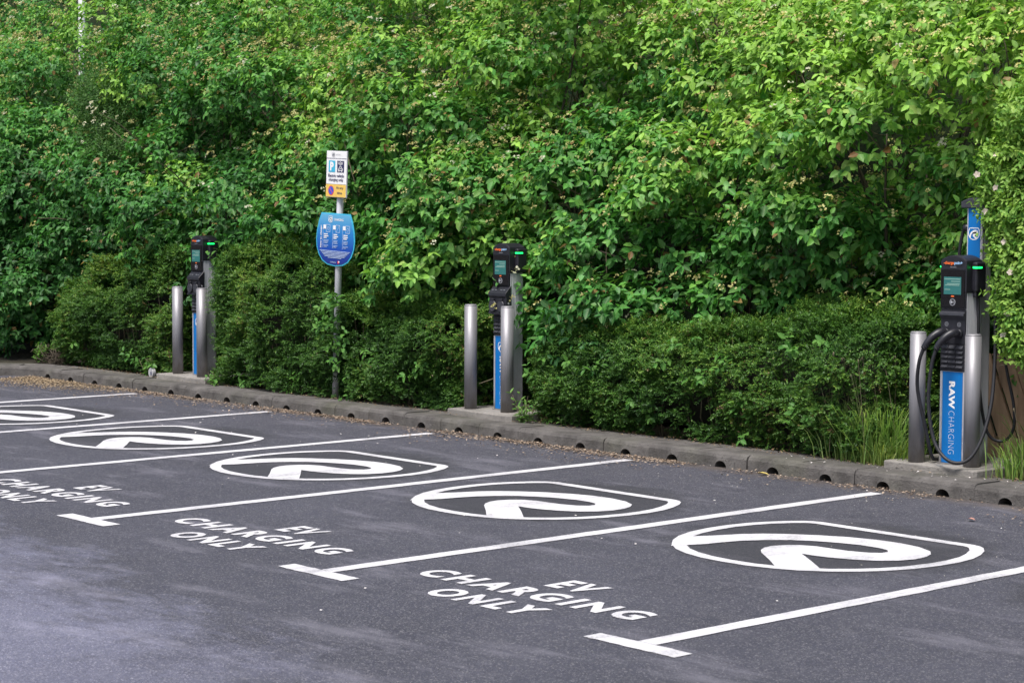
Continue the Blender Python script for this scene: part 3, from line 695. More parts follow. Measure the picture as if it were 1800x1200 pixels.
for k, x in enumerate((-0.185, -0.035, 0.118)):
    c_ = MB(); c_.box(x-0.002, x+0.001, YB-0.001, YB, ZB-0.085, ZB+0.13); c_.build('rule', M['pale_text'], sb)
    c_ = MB(); c_.box(x+0.004, x+0.042, YB-0.001, YB, ZB+0.094, ZB+0.132); c_.build('step_box', M['white'], sb)
    fr = MB()
    for a0, a1, b0, b1 in ((0.044, 0.048, .066, .136), (0.104, 0.108, .066, .136), (0.048, 0.104, .066, .070), (0.048, 0.104, .132, .136)): fr.box(x+a0, x+a1, YB-0.001, YB, ZB+b0, ZB+b1)
    if k == 1: fr.poly([(x+0.05, YB-0.0005, ZB+0.07), (x+0.054, YB-0.0005, ZB+0.07), (x+0.103, YB-0.0005, ZB+0.131), (x+0.099, YB-0.0005, ZB+0.131)])
    else: disc(fr, x+0.076, YB-0.0005, ZB+0.100, 0.016, 14, 0.012)
    fr.build('step_picture', M['pale_text'], sb)
    for z, wd, hh in ((0.046, .062, .009), (0.028, .072, .009), (0.012, .05, .009), (-0.012, .07, .004), (-0.024, .062, .004), (-0.036, .066, .004), (-0.060, .07, .004), (-0.072, .05, .004)):
        c_ = MB(); c_.box(x+0.012, x+0.012+wd*random.uniform(.85, 1.1), YB-0.001, YB, ZB+z-hh/2, ZB+z+hh/2); c_.build('text_line', M['white'] if hh > .005 else M['pale_text'], sb)
for k in range(6):
    z = ZB-0.108-0.0125*k; w_ = 0.235-0.02*k - (0.03 if k > 4 else 0)
    c_ = MB(); c_.box(-w_, w_, YB-0.001, YB, z-0.0022, z+0.0022); c_.build('text_line', M['pale_text'], sb)
txt('CHARGING', -0.07, 0.02, ZB-0.218, ZB-0.205, M['pale_text'], sb, YB, 0.0)
c_ = MB(); disc(c_, 0.060, YB-0.0004, ZB-0.208, 0.014, 16); c_.build('red_dot', M['red'], sb); c_ = MB(); disc(c_, 0.070, YB-0.0008, ZB-0.204, 0.008, 16); c_.build('white_dot', M['white'], sb)

# lamp post far behind at top left
lp = MB(); lp.lathe([(0.075, 0.0), (0.065, 1.2), (0.055, 1.25), (0.045, 7.0)], n=20)
e = empty('lamp_post', (-19.4, 4.45, 1.0), 'grey lamp post rising behind the shrubs at top left', 'lamp post'); lp.build('pole', M['galv'], e)
lp = MB(); lp.tube(bez([(0, 0, 6.98), (0, -0.1, 7.3), (0, -0.6, 7.5), (0, -1.2, 7.52)], 6), 0.035, 12); lp.build('arm', M['galv'], e)
lp = MB(); lp.box(-0.12, 0.12, -1.75, -1.15, 7.46, 7.56, 0.03, 2); lp.build('lantern', M['dark'], e)

# timber screen behind the right pad
def clip(poly, a, b, c):
    out = []
    for i in range(len(poly)):
        p, q = poly[i], poly[(i+1) % len(poly)]; dp, dq = a*p[0]+b*p[1]-c, a*q[0]+b*q[1]-c
        if dp <= 0: out.append(p)
        if dp*dq < 0: t_ = dp/(dp-dq); out.append((p[0]+(q[0]-p[0])*t_, p[1]+(q[1]-p[1])*t_))
    return out
ts = empty('timber_screen', (-0.55, 1.06, 0.1), 'brown timber screen of slanting boards behind the right charger', 'fence')
ca, sa = math.cos(math.radians(22)), math.sin(math.radians(22))
for k in range(-6, 9):
    u0, u1 = k*0.160, k*0.160 + 0.160 - random.choice([0.022, 0.018, 0.010])
    poly = [(-0.65, 0.0), (0.75, 0.0), (0.75, 0.79), (-0.65, 0.79)]
    poly = clip(poly, -ca, -sa, -u0); poly = clip(poly, ca, sa, u1) if poly else poly
    if len(poly) >= 3:
        dy = random.uniform(-.006, .006); b = MB(); b.prism(poly, -0.012+dy, 0.010+dy, 'y', 0.002); b.build('board', M['wood'], ts)
b = MB(); b.box(-0.66, 0.76, 0.018, 0.06, 0.55, 0.63); b.box(-0.66, 0.76, 0.018, 0.06, 0.12, 0.20); b.build('rail', M['wood'], ts)

# small white numbered marker on the kerb
mk = empty('number_marker', (-10.93, 0.36, 0.100), 'small white round marker with a dark number by the left pad', 'marker')
b = MB(); b.prism([(0.046*math.cos(2*math.pi*k/24), 0.05 + 0.05*math.sin(2*math.pi*k/24)) for k in range(24)], -0.02, 0.02, 'y', 0.006, 2); b.build('disc', M['marker'], mk)
me = text_mesh('8', 0.05, 0.001); mesh_fit(me, -0.004, 0.028, 0.022, 0.062); link('numeral', xz(me, 0, -0.0212, 0), M['navy'], mk)

# ================================================================== vegetation
UPV = np.array([0, 0, 1.0])
def project(P):
    d = P - CAM; z = d @ FW
    return 900 + F_PX*(d @ RT)/z, 600 - F_PX*(d @ UP)/z, z

def rnd_dir(n): return norm(rng.normal(size=(n, 3)))
def frame(a):
    ref = np.where(np.abs(a[:, 2:3]) > 0.9, np.array([[1.0, 0, 0]]), np.array([[0, 0, 1.0]]))
    e1 = norm(np.cross(a, ref)); return e1, np.cross(a, e1)

def sprays(P, A, Nn, pairs, length, L, Wr, spread=0.8, droop=0.5, up=0.7, jit=0.22, flat=False, lvar=0.2):
    """leaf arrays for twigs starting at P along A on a surface with normal Nn: returns base, dir, normal, length, width, twig index, 0..1 along twig"""
    n = len(P); e1, e2 = frame(A)
    ph0 = rng.uniform(0, 2*np.pi, n); ln = length*rng.uniform(0.7, 1.3, n)
    out = []
    for k in range(pairs):
        s = (k+0.6)/pairs
        ph = ph0 + (0 if flat else k*np.pi/2) + rng.normal(0, 0.25, n)
        sdv = np.cos(ph)[:, None]*e1 + np.sin(ph)[:, None]*e2
        for sg in (1, -1):
            b = P + A*(ln*s)[:, None] - UPV*(0.10*ln*s*s)[:, None]
            d = norm(A*0.35*(1+s) + sg*sdv*spread - UPV*droop + rnd_dir(n)*jit)
            nn = UPV*up + Nn*0.55 + A*0.15 + rnd_dir(n)*jit*1.5
            nn = norm(nn - (nn*d).sum(1, keepdims=True)*d)
            l = L*(1.12-0.38*s)*rng.uniform(1-lvar, 1+lvar, n)
            out.append((b, d, nn, l, l*Wr*rng.uniform(0.85, 1.12, n), np.arange(n), np.full(n, s)))
    return [np.concatenate([o[i] for o in out]) for i in range(7)]

def leaf_geo(b, d, nn, l, w, col):
    """6-vertex ovate leaves folded along the midrib"""
    n = len(b); s = np.cross(nn, d); l = l[:, None]; w = w[:, None]; V = np.empty((n, 6, 3))
    V[:, 0] = b
    V[:, 1] = b + d*0.32*l + s*0.48*w + nn*0.12*w;  V[:, 5] = b + d*0.32*l - s*0.48*w + nn*0.12*w
    V[:, 2] = b + d*0.70*l + s*0.36*w + nn*(0.06*w - 0.04*l); V[:, 4] = b + d*0.70*l - s*0.36*w + nn*(0.06*w - 0.04*l)
    V[:, 3] = b + d*l - nn*0.15*l
    T = np.array([(0, 2, 1), (0, 3, 2), (0, 4, 3), (0, 5, 4)])
    T = (T[None] + np.arange(n)[:, None, None]*6).reshape(-1, 3)
    C = np.empty((n, 6, 4)); C[:, :, :3] = col[:, None, :]; C[:, :, 3] = np.array([0, 1, 1, 0, 1, 1])[None]
    return V.reshape(-1, 3), T, C.reshape(-1, 4)

def rhomb_geo(b, d, nn, l, w, col):
    """4-vertex small leaves, slightly folded"""
    n = len(b); s = np.cross(nn, d); l = l[:, None]; w = w[:, None]; V = np.empty((n, 4, 3))
    V[:, 0] = b; V[:, 1] = b + d*0.5*l + s*0.5*w + nn*0.1*w; V[:, 2] = b + d*l; V[:, 3] = b + d*0.5*l - s*0.5*w + nn*0.1*w
    T = (np.array([(0, 2, 1), (0, 3, 2)])[None] + np.arange(n)[:, None, None]*4).reshape(-1, 3)
    C = np.empty((n, 4, 4)); C[:, :, :3] = col[:, None, :]; C[:, :, 3] = np.array([0.3, 1, 0.3, 1])[None]
    return V.reshape(-1, 3), T, C.reshape(-1, 4)

def lerp(a, b, t): return np.asarray(a)[None]*(1-t[:, None]) + np.asarray(b)[None]*t[:, None]

def flower_geo(P, Nn, size, c0, c1, nb=11):
    """flat-topped flower heads of small florets"""
    n = len(P); e1, e2 = frame(Nn); Vs, Ts, Cs = [], [], []; off = 0
    for k in range(nb):
        a = rng.uniform(0, 2*np.pi, n); r = np.sqrt(rng.uniform(0, 1, n))*size
        p = P + e1*(r*np.cos(a))[:, None] + e2*(r*np.sin(a))[:, None] + Nn*((0.45*size - 0.5*r*r/size) + rng.uniform(0, .25, n)*size)[:, None]
        d = rnd_dir(n); nn = norm(Nn*0.8 + rnd_dir(n)*0.7); d = norm(d - (d*nn).sum(1, keepdims=True)*nn)
        q = size*rng.uniform(0.38, 0.7, n)
        V, T, C = rhomb_geo(p - d*(q*0.5)[:, None], d, nn, q, q*0.95, lerp(c0, c1, rng.uniform(0, 1, n)))
        Vs.append(V); Ts.append(T+off); Cs.append(C); off += len(V)
    return np.concatenate(Vs), np.concatenate(Ts), np.concatenate(Cs)

# ---- dogwood mass: lobes of foliage along the bank ------------------------
DOG = [(-18.6, 'dogwood shrub behind the kerb corner at the far left edge'),
       (-16.2, 'dark broad-leaved dogwood at left edge reaching down to the kerb'),
       (-13.9, 'tall dogwood with tan flower heads above the hedge left of the left charger'),
       (-11.6, 'dogwood overhanging the left charger, with a dark hollow beneath it'),
       (-9.5, 'dogwood rising directly behind the parking sign'),
       (-7.6, 'dogwood hanging over the hedge between parking sign and middle charger'),
       (-5.9, 'dogwood closing in behind and above the middle charger'),
       (-4.2, 'bright dogwood spilling over the hedge right of the middle charger'),
       (-2.5, 'yellow-green flowering dogwood above the right-hand hedge'),
       (-0.9, 'flowering dogwood with bare branches behind the right charger'),
       (0.9, 'dogwood beyond the right edge behind the rose bush')]
DX = np.array([d[0] for d in DOG])
def front_y(x, z):
    y = np.where(z < 1.3, 1.05 - 0.15*(z/1.3), 0.90)
    y = y + np.clip(z-2.1, 0, 9)*0.55
    y = y + 0.34*vnoise(x*0.55, z*0.7, 7.7) + 0.30*vnoise(x*1.25 + z*0.5, z*1.5, 2.2)*(0.6 if np.ndim(z) else np.where(z < 1.7, 0.4, 1.0))
    y = y - 0.42*np.exp(-((x+4.75)/0.5)**2)*(z < 1.7)*(z > .3)      # curtain right of the middle charger
    y = y - 0.22*np.exp(-((x+7.0)/0.9)**2)*(z < 1.9)
    y = y + 0.35*np.exp(-((x+5.7)/0.45)**2)*(z < 1.9)
    y = y - 0.35*np.exp(-((x+14.9)/1.0)**2)*(z < 1.8)
    y = y + 1.25*np.exp(-((x+10.5)/1.25)**2 - ((z-2.50)/0.40)**2)       # hollow under the left crown
    y = y + 0.8*np.exp(-((x+1.75)/0.7)**2 - ((z-1.55)/0.5)**2)       # hollow beside the right charger
    y = y + np.where(x < -15.5, 0.35*(-15.5-x), 0)
    return y
brg = np.random.default_rng(5); BIL = []
for r_i, zc in enumerate(np.arange(0.9, 5.2, 0.72)):
    for xc in np.arange(-20.5, 3, 1.25):
        BIL.append((xc + (0.62 if r_i % 2 else 0) + brg.uniform(-.35, .35), zc + brg.uniform(-.25, .25), brg.uniform(.60, .95), brg.uniform(.40, .60), brg.uniform(-.15, .25)))
BIL = np.array(BIL)
def billow(x, z):
    """forward/backward offset: shrub heads stand proud, their undersides fall back"""
    dx, dz = x - BIL[:, 0], z - BIL[:, 1]; q = (dx/BIL[:, 2])**2 + (dz/BIL[:, 3])**2; k = int(np.argmin(q))
    return BIL[k, 4] - 0.46*max(0, 1-q[k]) + 0.45*min(1.0, max(0, q[k]-0.75)) + 0.50*min(1, max(0, -dz[k]/BIL[k, 3]-0.15))
lob = []
for zc in np.arange(0.40, 5.4, 0.36):
    for xc in np.arange(-20.5, 2.6, 0.50):
        x = xc + rng.uniform(-.24, .24) + (0.25 if int(zc/0.36) % 2 else 0); z = zc + rng.uniform(-.14, .14)
        top = 4.55 if x < -9 else 4.55 - (x+9)*0.07
        top += 0.35*vnoise(x*0.8, 1.3, 4.4)
        if -17.4 < x < -14.15: top = min(top, 3.80)
        if abs(x+4.75) < 0.55: top -= 0.55
        if z > top: continue
        # the clipped hedges own the low front; shrubs only reach the ground where the photograph shows it
        low = 0.80
        if x < -14.0: low = 0.2
        elif -5.25 < x < -4.3: low = 0.62
        elif -8.0 < x < -5.9: low = 0.85
        elif -2.2 < x: low = 0.7
        if z < low: continue
        y = float(front_y(np.array(x), np.array(z))) + billow(x, z)*(0.6 if z < 1.7 else 1.0) + rng.uniform(-.10, .10)
        if x > -1.55 and z < 2.75: y = max(y, 1.35 if z < 1.05 else 1.12)
        r = rng.uniform(0.28, 0.46)
        lob.append((x, y + r*0.7, z, r*rng.uniform(1.0, 1.35), r*rng.uniform(.85, 1.1), r*rng.uniform(.55, .85)))
lob += [(-15.05, 1.9, 3.78, .36, .3, .24), (-15.5, 2.1, 3.85, .36, .3, .22), (-14.3, .78, .42, .4, .3, .3), (-14.8, .72, .62, .45, .3, .35), (-15.4, .7, .38, .5, .35, .32), (-14.1, .75, .95, .4, .3, .3), (-16.1, .6, .45, .5, .4, .35), (-15.6, .6, .95, .5, .4, .35), (-6.90, 0.66, 1.72, .42, .36, .30), (-6.75, 0.62, 1.30, .45, .34, .28), (-7.25, 0.55, 1.22, .30, .25, .20), (-6.5, 0.75, 1.72, .42, .36, .28), (-6.7, .8, 2.1, .5, .4, .26)]
for x in np.arange(-22, 3, 0.72):                                      # second row higher up the bank
    for z in np.arange(3.0, 6.6, 0.5):
        if abs(x+18.4) < 1.3 and z > 3.4: continue
        lob.append((x + rng.uniform(-.3, .3), 3.5 + 0.4*(z-3) + rng.uniform(-.2, .3), z + rng.uniform(-.2, .2), rng.uniform(.6, .85), .6, rng.uniform(.42, .6)))
lob = [l_ for l_ in lob if math.hypot(l_[0]+19.0, l_[1]-4.2) > 1.0]      # open ground round the lamp post
n_front = len(lob)
for x in np.arange(-20.5, 2.5, 0.85):                                 # shaded growth inside the bank, seen through the hollows
    for z in np.arange(0.6, 3.3, 0.62):
        lob.append((x + rng.uniform(-.25, .25), 2.15 + rng.uniform(-.1, .2), z + rng.uniform(-.2, .2), .5, .35, .4))
LB = np.array(lob); NL = len(LB)
owner = np.array([int(np.argmin(np.abs(DX - l[0]))) for l in LB])
LC, LR = LB[:, :3], LB[:, 3:]

acc = {k: [] for k in range(len(DOG))}; facc = {k: [] for k in range(len(DOG))}
for li in range(NL):
    c, r = LC[li], LR[li]
    px, py, pz = project(c[None]); back = li >= 0 and c[1] > 3.2
    vis = (-260 < px[0] < 2060) and (-320 < py[0] < 1250)
    n = int((120 if not back else 100)*(r[0]*r[2]/0.16)**0.9)
    if li >= n_front: n = int(n*0.5)
    if not vis: n = n//4
    d = rnd_dir(n*2); keep = ((d[:, 1]*0.75 - d[:, 0]*0.25 - d[:, 2]*0.45) < 0.28) & (d[:, 2] > rng.uniform(-.75, -.05, n*2))
    d = d[keep][:n]
    lay = rng.uniform(0, 1, len(d)); rad = np.where(lay < 0.70, rng.uniform(0.86, 1.10, len(d)), rng.uniform(0.45, 0.86, len(d)))
    P = c + d*r*rad[:, None]
    # drop points well inside neighbouring lobes
    near = np.where(np.abs(LC - c).sum(1) < 2.6)[0]; ins = np.zeros(len(P), bool)
    for j in near:
        if j == li: continue
        q = ((P - LC[j])/LR[j]); ins |= (q*q).sum(1) < 0.42
    g = vnoise(P[:, 0]*2.3, P[:, 1]*2.3, P[:, 2]*2.9)
    ok = (~ins) & (g > -0.55)
    ok &= ~((P[:, 1] < 0.66) & (P[:, 0] > -8.3) & (P[:, 0] < -6.85) & (P[:, 2] > 1.80))          # the sign is kept clear
    ok &= ~((P[:, 1] < 0.66) & (P[:, 0] > -8.3) & (P[:, 0] < -7.28) & (P[:, 2] > 1.1))
    ok &= ~((P[:, 1] < 0.62) & (P[:, 0] > -5.45) & (P[:, 0] < -5.05))
    P, d, lay = P[ok], d[ok], lay[ok]
    if len(P) == 0: continue
    nrm = norm(d/r); A = norm(nrm*0.75 + UPV*0.22 + np.array([0, -0.25, 0]) + rnd_dir(len(P))*0.5)
    acc[owner[li]].append((P, A, nrm, np.full(len(P), back), np.full(len(P), rng.normal(0, .55))))

def dog_tint(P, s, ti, seedvals):
    x, z = P[:, 0], P[:, 2]
    warm = np.clip(0.38 + 0.036*(x+8) + 0.18*(z-2.2) + 0.03*np.clip(x+6, 0, 5)*np.clip(z-2, 0, 2) + 0.25*vnoise(x*0.9, z*1.1, P[:, 1]), 0, 1)
    warm = np.clip(warm + 0.20*(s-0.5) + seedvals[ti]*0.22 + rng.normal(0, 0.07, len(P)), 0, 1)
    c = np.where(warm[:, None] < 0.5, lerp((0.021, 0.080, 0.021), (0.053, 0.172, 0.032), np.clip(warm*2, 0, 1)),
                 lerp((0.053, 0.172, 0.032), (0.188, 0.325, 0.055), np.clip(warm*2-1, 0, 1)))
    br = rng.uniform(0, 1, len(P)); pk = br < 0.018
    c[pk] = lerp((0.14, 0.07, 0.03), (0.20, 0.15, 0.05), rng.uniform(0, 1, pk.sum()))
    gl = br > 0.93; c[gl] = c[gl]*0.7 + np.array([0.09, 0.15, 0.09])*0.45      # greyer undersides
    return c*1.42*rng.uniform(0.72, 1.28, (len(P), 1))

LEAFM = []
tints = [(.034,.105,.030), (.052,.145,.036), (.075,.19,.045), (.10,.235,.055), (.14,.29,.068), (.19,.345,.080), (.24,.385,.09), (.29,.43,.10)]
for t_ in tints:
    for wr in (0.56, 0.66):
        V, T, C = leaf_geo(np.zeros((1, 3)), np.array([[1.0, 0, 0]]), np.array([[0, 0, 1.0]]), np.ones(1), np.array([wr]), np.array([t_]))
        me = npmesh('leaf', V, T, C); me.materials.append(M['leaf']); LEAFM.append(me)
TN = np.array(tints)

def stems_for(root_xyz, targets, mat_, parent, r0=0.03, n_seg=6, name='stems', wob=0.25):
    m = MB()
    for tg in targets:
        a = Vector(root_xyz) + Vector((random.uniform(-.35, .35), random.uniform(-.2, .25), 0)); b = Vector(tg)
        mid = a.lerp(b, 0.5) + Vector((random.uniform(-wob, wob), random.uniform(-.1, wob), random.uniform(0.0, 0.35)))
        pts = bez([a, a.lerp(mid, 0.55) + Vector((random.uniform(-.08, .08), random.uniform(-.08, .08), 0.08)), mid, mid.lerp(b, 0.55) + Vector((random.uniform(-.06, .06), random.uniform(-.06, .06), 0.05)), b], 4)
        rr = r0*random.uniform(0.6, 1.2); n = len(pts)
        m.tube([p - Vector(parent.location) for p in pts], [rr*(1-0.82*k/(n-1)) for k in range(n)], 6)
    return m.build(name, mat_, parent)

total_leaves = 0
for k, (dx, label) in enumerate(DOG):
    base = np.array([dx, 2.0, 0.1]); root = empty('dogwood_shrub', tuple(base), label, 'shrub', 'dogwood shrubs along the bank')
    if not acc[k]: continue
    P = np.concatenate([a[0] for a in acc[k]]); A = np.concatenate([a[1] for a in acc[k]]); Nn = np.concatenate([a[2] for a in acc[k]]); bk_ = np.concatenate([a[3] for a in acc[k]]); lt = np.concatenate([a[4] for a in acc[k]])
    sv = lt + rng.normal(0, 1, len(P))*0.5 + vnoise(P[:, 0]*1.7, P[:, 1]*1.7, P[:, 2]*2.0)*0.6
    b, d, nn, l, w, ti, s = sprays(P, A, Nn, 3, 0.155, (0.094 - 0.018*np.clip((P[:, 2]-2)/1.5, 0, 1) - 0.008*(P[:, 0] < -8)), 0.60, 0.75, 0.58, 0.62, 0.26)
    # terminal leaves
    col = dog_tint(b, s, ti, sv)
    px, py, pz = project(b)
    # leaves that show largest: nearest one in each small screen cell, by apparent size
    inf = (px > 0) & (px < 1800) & (py > 0) & (py < 760)
    face = np.abs((nn*norm(CAM - b)).sum(1)); size = l*w*face/pz**2
    cell = (np.floor(px/11).astype(np.int64)*1000 + np.floor(py/11).astype(np.int64)); cell[~inf] = -1
    order = np.lexsort((pz, cell)); cs = cell[order]; first = np.ones(len(cs), bool); first[1:] = cs[1:] != cs[:-1]
    cand = order[first & (cs >= 0)]
    sel = cand[np.argsort(-size[cand])[:300]]
    keep = np.ones(len(b), bool); keep[sel] = False
    far = keep & ((b[:, 1] > 3.0) | (px < -150) | (px > 1950) | (py < -150)); near_ = keep & ~far
    V, T, C = leaf_geo(b[near_] - base, d[near_], nn[near_], l[near_], w[near_], col[near_])
    V2, T2, C2 = rhomb_geo(b[far] - base, d[far], nn[far], l[far], w[far]*1.1, col[far])
    V, T, C = np.concatenate([V, V2]), np.concatenate([T, T2+len(V)]), np.concatenate([C, C2])
    me = npmesh('foliage', V, T, C); tag(link('foliage', me, M['leaf'], root), kind='stuff'); total_leaves += len(b)
    for i in sel:
        o = link('leaf', LEAFM[2*int(np.argmin(((TN-col[i])**2).sum(1))) + (i & 1)], None, root)
        sdv = np.cross(nn[i], d[i]); q = b[i]-base
        o.matrix_local = Matrix(((d[i][0]*l[i], sdv[0]*l[i], nn[i][0]*l[i], q[0]), (d[i][1]*l[i], sdv[1]*l[i], nn[i][1]*l[i], q[1]), (d[i][2]*l[i], sdv[2]*l[i], nn[i][2]*l[i], q[2]), (0, 0, 0, 1)))
    # flower heads on upward shoots
    rich = np.clip(0.10 + 0.11*(P[:, 2]-1.6) + 0.018*(P[:, 0]+9), 0.03, 0.45)*(0.5 + 0.8*(vnoise(P[:, 0]*0.9, P[:, 1], P[:, 2]*1.1) > -0.1))
    fs = (rng.uniform(0, 1, len(P)) < rich*1.1) & (Nn[:, 2] > -0.15)
    if fs.sum():
        fp = P[fs] + A[fs]*0.21 + UPV*0.045; pale = np.clip((P[fs, 0]+6)/6, 0, 1)
        V, T, C = flower_geo(fp - base, norm(UPV*0.75 + A[fs]*0.4 + np.array([0.1, -0.35, 0])), rng.uniform(0.022, 0.048, fs.sum()), (0.33, 0.30, 0.10), (0.60, 0.58, 0.28))
        C[:, :3] *= (0.8 + 0.45*np.repeat(np.tile(pale, 11), 4))[:, None]
        wh = np.repeat(np.tile(rng.uniform(0, 1, fs.sum()) < 0.08, 11), 4); C[wh, :3] = (0.55, 0.55, 0.42)
        tag(link('flower_heads', npmesh('flower_heads', V, T, C, False), M['flower'], root), kind='stuff')
    tg = LC[(owner == k)]
    if len(tg):
        tg = tg[rng.choice(len(tg), min(16, len(tg)), False)]
        stems_for(base, tg, M['bark'], root, 0.028)
        # finer pale twigs reaching the outer shoots
        pk = rng.choice(len(P), min(70, len(P)), False); m = MB()
        for i in pk:
            a = Vector(P[i] - base) ; bb = a - Vector(Nn[i])*random.uniform(.3, .6) - Vector((0, -0.1, random.uniform(.1, .35)))
            mid = a.lerp(bb, 0.5) + Vector((random.uniform(-.06, .06), random.uniform(-.06, .06), random.uniform(-.05, .08)))
            m.tube([bb, mid, a, a + Vector(A[i])*0.16], [0.007, 0.0055, 0.004, 0.002], 5)
        tag(m.build('twigs', M['twig'], root), kind='stuff')

# bare branches in the hollows
def bare(root, pts_list, r):
    m = MB()
    for pts in pts_list:
        q = bez([Vector(p) - Vector(root.location) for p in pts], 5); n = len(q); m.tube(q, [r*(1-.6*i/(n-1)) for i in range(n)], 6)
    return tag(m.build('bare_branches', M['twig'], root), kind='stuff')
roots = {o['label']: o for o in COL.objects if o.name.startswith('dogwood_shrub')}
RR = [roots[l] for _, l in DOG]
def arcs(n, x0, x1, y0, y1, z0, z1, ln):
    out = []
    for _ in range(n):
        a = np.array([random.uniform(x0, x1), random.uniform(y0, y1), random.uniform(z0, z1)]); dr = np.array([random.uniform(-1, 1), random.uniform(-.5, .2), random.uniform(-.5, .7)])
        dr = dr/np.linalg.norm(dr)*ln*random.uniform(.6, 1.3)
        out.append([a, a + dr*0.35 + np.array([0, 0, random.uniform(-.06, .08)]), a + dr*0.7 + np.array([0, 0, random.uniform(-.1, .06)]), a + dr])
    return out
bare(RR[3], arcs(18, -13.2, -11.0, 1.3, 2.0, 1.5, 2.5, 1.0), 0.010)
bare(RR[9], arcs(12, -2.4, -0.9, 1.45, 1.9, 1.2, 2.4, 0.8), 0.007)
bare(RR[6], arcs(14, -6.0, -5.2, 0.95, 1.3, 0.3, 1.0, 0.6), 0.008)

# ---- clipped small-leaved hedges -----------------------------------------
def make_hedge(name, x0, x1, hfun, yf, depth, label, dens=1780, zb=0.13, seed=0):
    root = empty(name, ((x0+x1)/2, yf+0.3, 0.1), label, 'hedge', 'clipped small-leaved hedges behind the kerb'); base = np.array(root.location)
    L = x1-x0; hm = max(hfun(x) for x in np.linspace(x0, x1, 20))
    per = (hm + depth)
    n = int(dens*(L*per + 2*depth*hm))
    u = rng.uniform(0, 1, n); xx = rng.uniform(x0, x1, n); t = rng.uniform(0, 1, n)
    H = np.array([hfun(x) for x in np.linspace(x0, x1, 60)]); hx = np.interp(xx, np.linspace(x0, x1, 60), H)
    nf = hm/(hm+depth)
    P = np.empty((n, 3)); Nn = np.zeros((n, 3))
    isf = t < nf
    tz = np.where(isf, t/nf, 1.0); ty = np.where(isf, 0.0, (t-nf)/(1-nf))
    P[:, 0] = xx; P[:, 1] = yf + ty*depth; P[:, 2] = zb + tz*(hx-zb)
    Nn[:, 1] = np.where(isf, -1, -0.12); Nn[:, 2] = np.where(isf, 0.18, 1)
    # rounded shoulder
    sh = np.clip((tz-0.72)/0.28, 0, 1)*isf; P[:, 1] += 0.13*sh**2; Nn[:, 2] += sh*1.1
    # ends
    endn = rng.uniform(0, 1, n) < (2*depth*hm)/(L*per + 2*depth*hm)
    sg = np.where(rng.uniform(0, 1, n) < 0.62, 1, -1)
    P[endn, 0] = np.where(sg > 0, x1, x0)[endn]; P[endn, 1] = (yf + rng.uniform(0, 1, n)*depth)[endn]
    hz = np.where(sg > 0, H[-1], H[0]); P[endn, 2] = (zb + rng.uniform(0, 1, n)*(hz-zb))[endn]
    Nn[endn] = np.stack([sg, np.full(n, -0.2), np.full(n, 0.2)], -1)[endn]
    # round off the plan corners
    for xe, s in ((x0, 1), (x1, -1)):
        dd = (P[:, 0]-xe)*s; cr = np.clip(1 - dd/0.30, 0, 1); P[:, 1] += np.where((~endn) & (P[:, 1] < yf+0.3), 0.14*cr**2, 0); Nn[:, 0] -= s*cr*0.6*(~endn)
        cy = np.clip(1 - (P[:, 1]-yf)/0.30, 0, 1)*endn*(np.abs(P[:, 0]-xe) < 1e-6); P[:, 0] += s*0.14*cy**2
    Nn = norm(Nn)
    lump = 0.10*vnoise(P[:, 0]*1.7+seed, P[:, 1]*2.0, P[:, 2]*2.6) + 0.095*vnoise(P[:, 0]*4.6, P[:, 1]*5+seed, P[:, 2]*9)
    P += Nn*(lump[:, None]); P += Nn*rng.uniform(-0.11, 0.01, (n, 1))
    P[:, 1] -= 0.08*np.sin(np.clip((P[:, 2]-zb)/np.maximum(hx-zb, .2), 0, 1)*np.pi)*(Nn[:, 1] < -.4)
    g = vnoise(P[:, 0]*3.6, P[:, 1]*4.2+seed, P[:, 2]*7.5) + 0.7*vnoise(P[:, 0]*8, P[:, 1]*9, P[:, 2]*16)
    ok = (g > -0.46); ok |= (P[:, 2] < zb+0.16) & (g > -0.55)
    P, Nn, lump = P[ok], Nn[ok], lump[ok]; n = len(P)
    A = norm((Nn*0.75 + rnd_dir(n)*0.75)*np.array([1, 1, .55]) + UPV*0.06); sv = vnoise(P[:, 0]*2.2, P[:, 1]*2.2, P[:, 2]*3.0)*0.9 + rng.normal(0, .45, n)
    b, d, nn, l, w, ti, s = sprays(P, A, Nn, 6, 0.085, 0.0245, 0.54, 0.85, 0.12, 0.9, 0.33, True, 0.25)
    hh = np.clip((b[:, 2]-0.2)/1.1, 0, 1)
    warm = np.clip(0.32 + 0.20*(s-0.5) + 0.24*sv[ti] + 0.22*(hh-0.45) + rng.normal(0, .10, len(b)), 0, 1)
    col = np.where(warm[:, None] < 0.5, lerp((0.024, 0.068, 0.016), (0.075, 0.175, 0.028), np.clip(warm*2, 0, 1)), lerp((0.075, 0.175, 0.028), (0.27, 0.37, 0.06), np.clip(warm*2-1, 0, 1)))
    br = sv[ti] + rng.normal(0, .3, len(b)); pk = br > 1.5; col[pk] = lerp((0.10, 0.055, 0.025), (0.17, 0.13, 0.06), rng.uniform(0, 1, pk.sum()))
    V, T, C = rhomb_geo(b-base, d, nn, l, w, col)
    tag(link('foliage', npmesh('foliage', V, T, C), M['hedge_leaf'], root), kind='stuff')
    # added opaque core, near-black so gaps between leaves read as deep shade
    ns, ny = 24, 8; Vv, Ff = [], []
    prof = [(0.46, zb), (0.40, 0.3), (0.36, 0.6), (0.40, 0.74), (0.48, 0.78), (0.58, 0.80), (0.80, 0.78), (0.85, zb)]
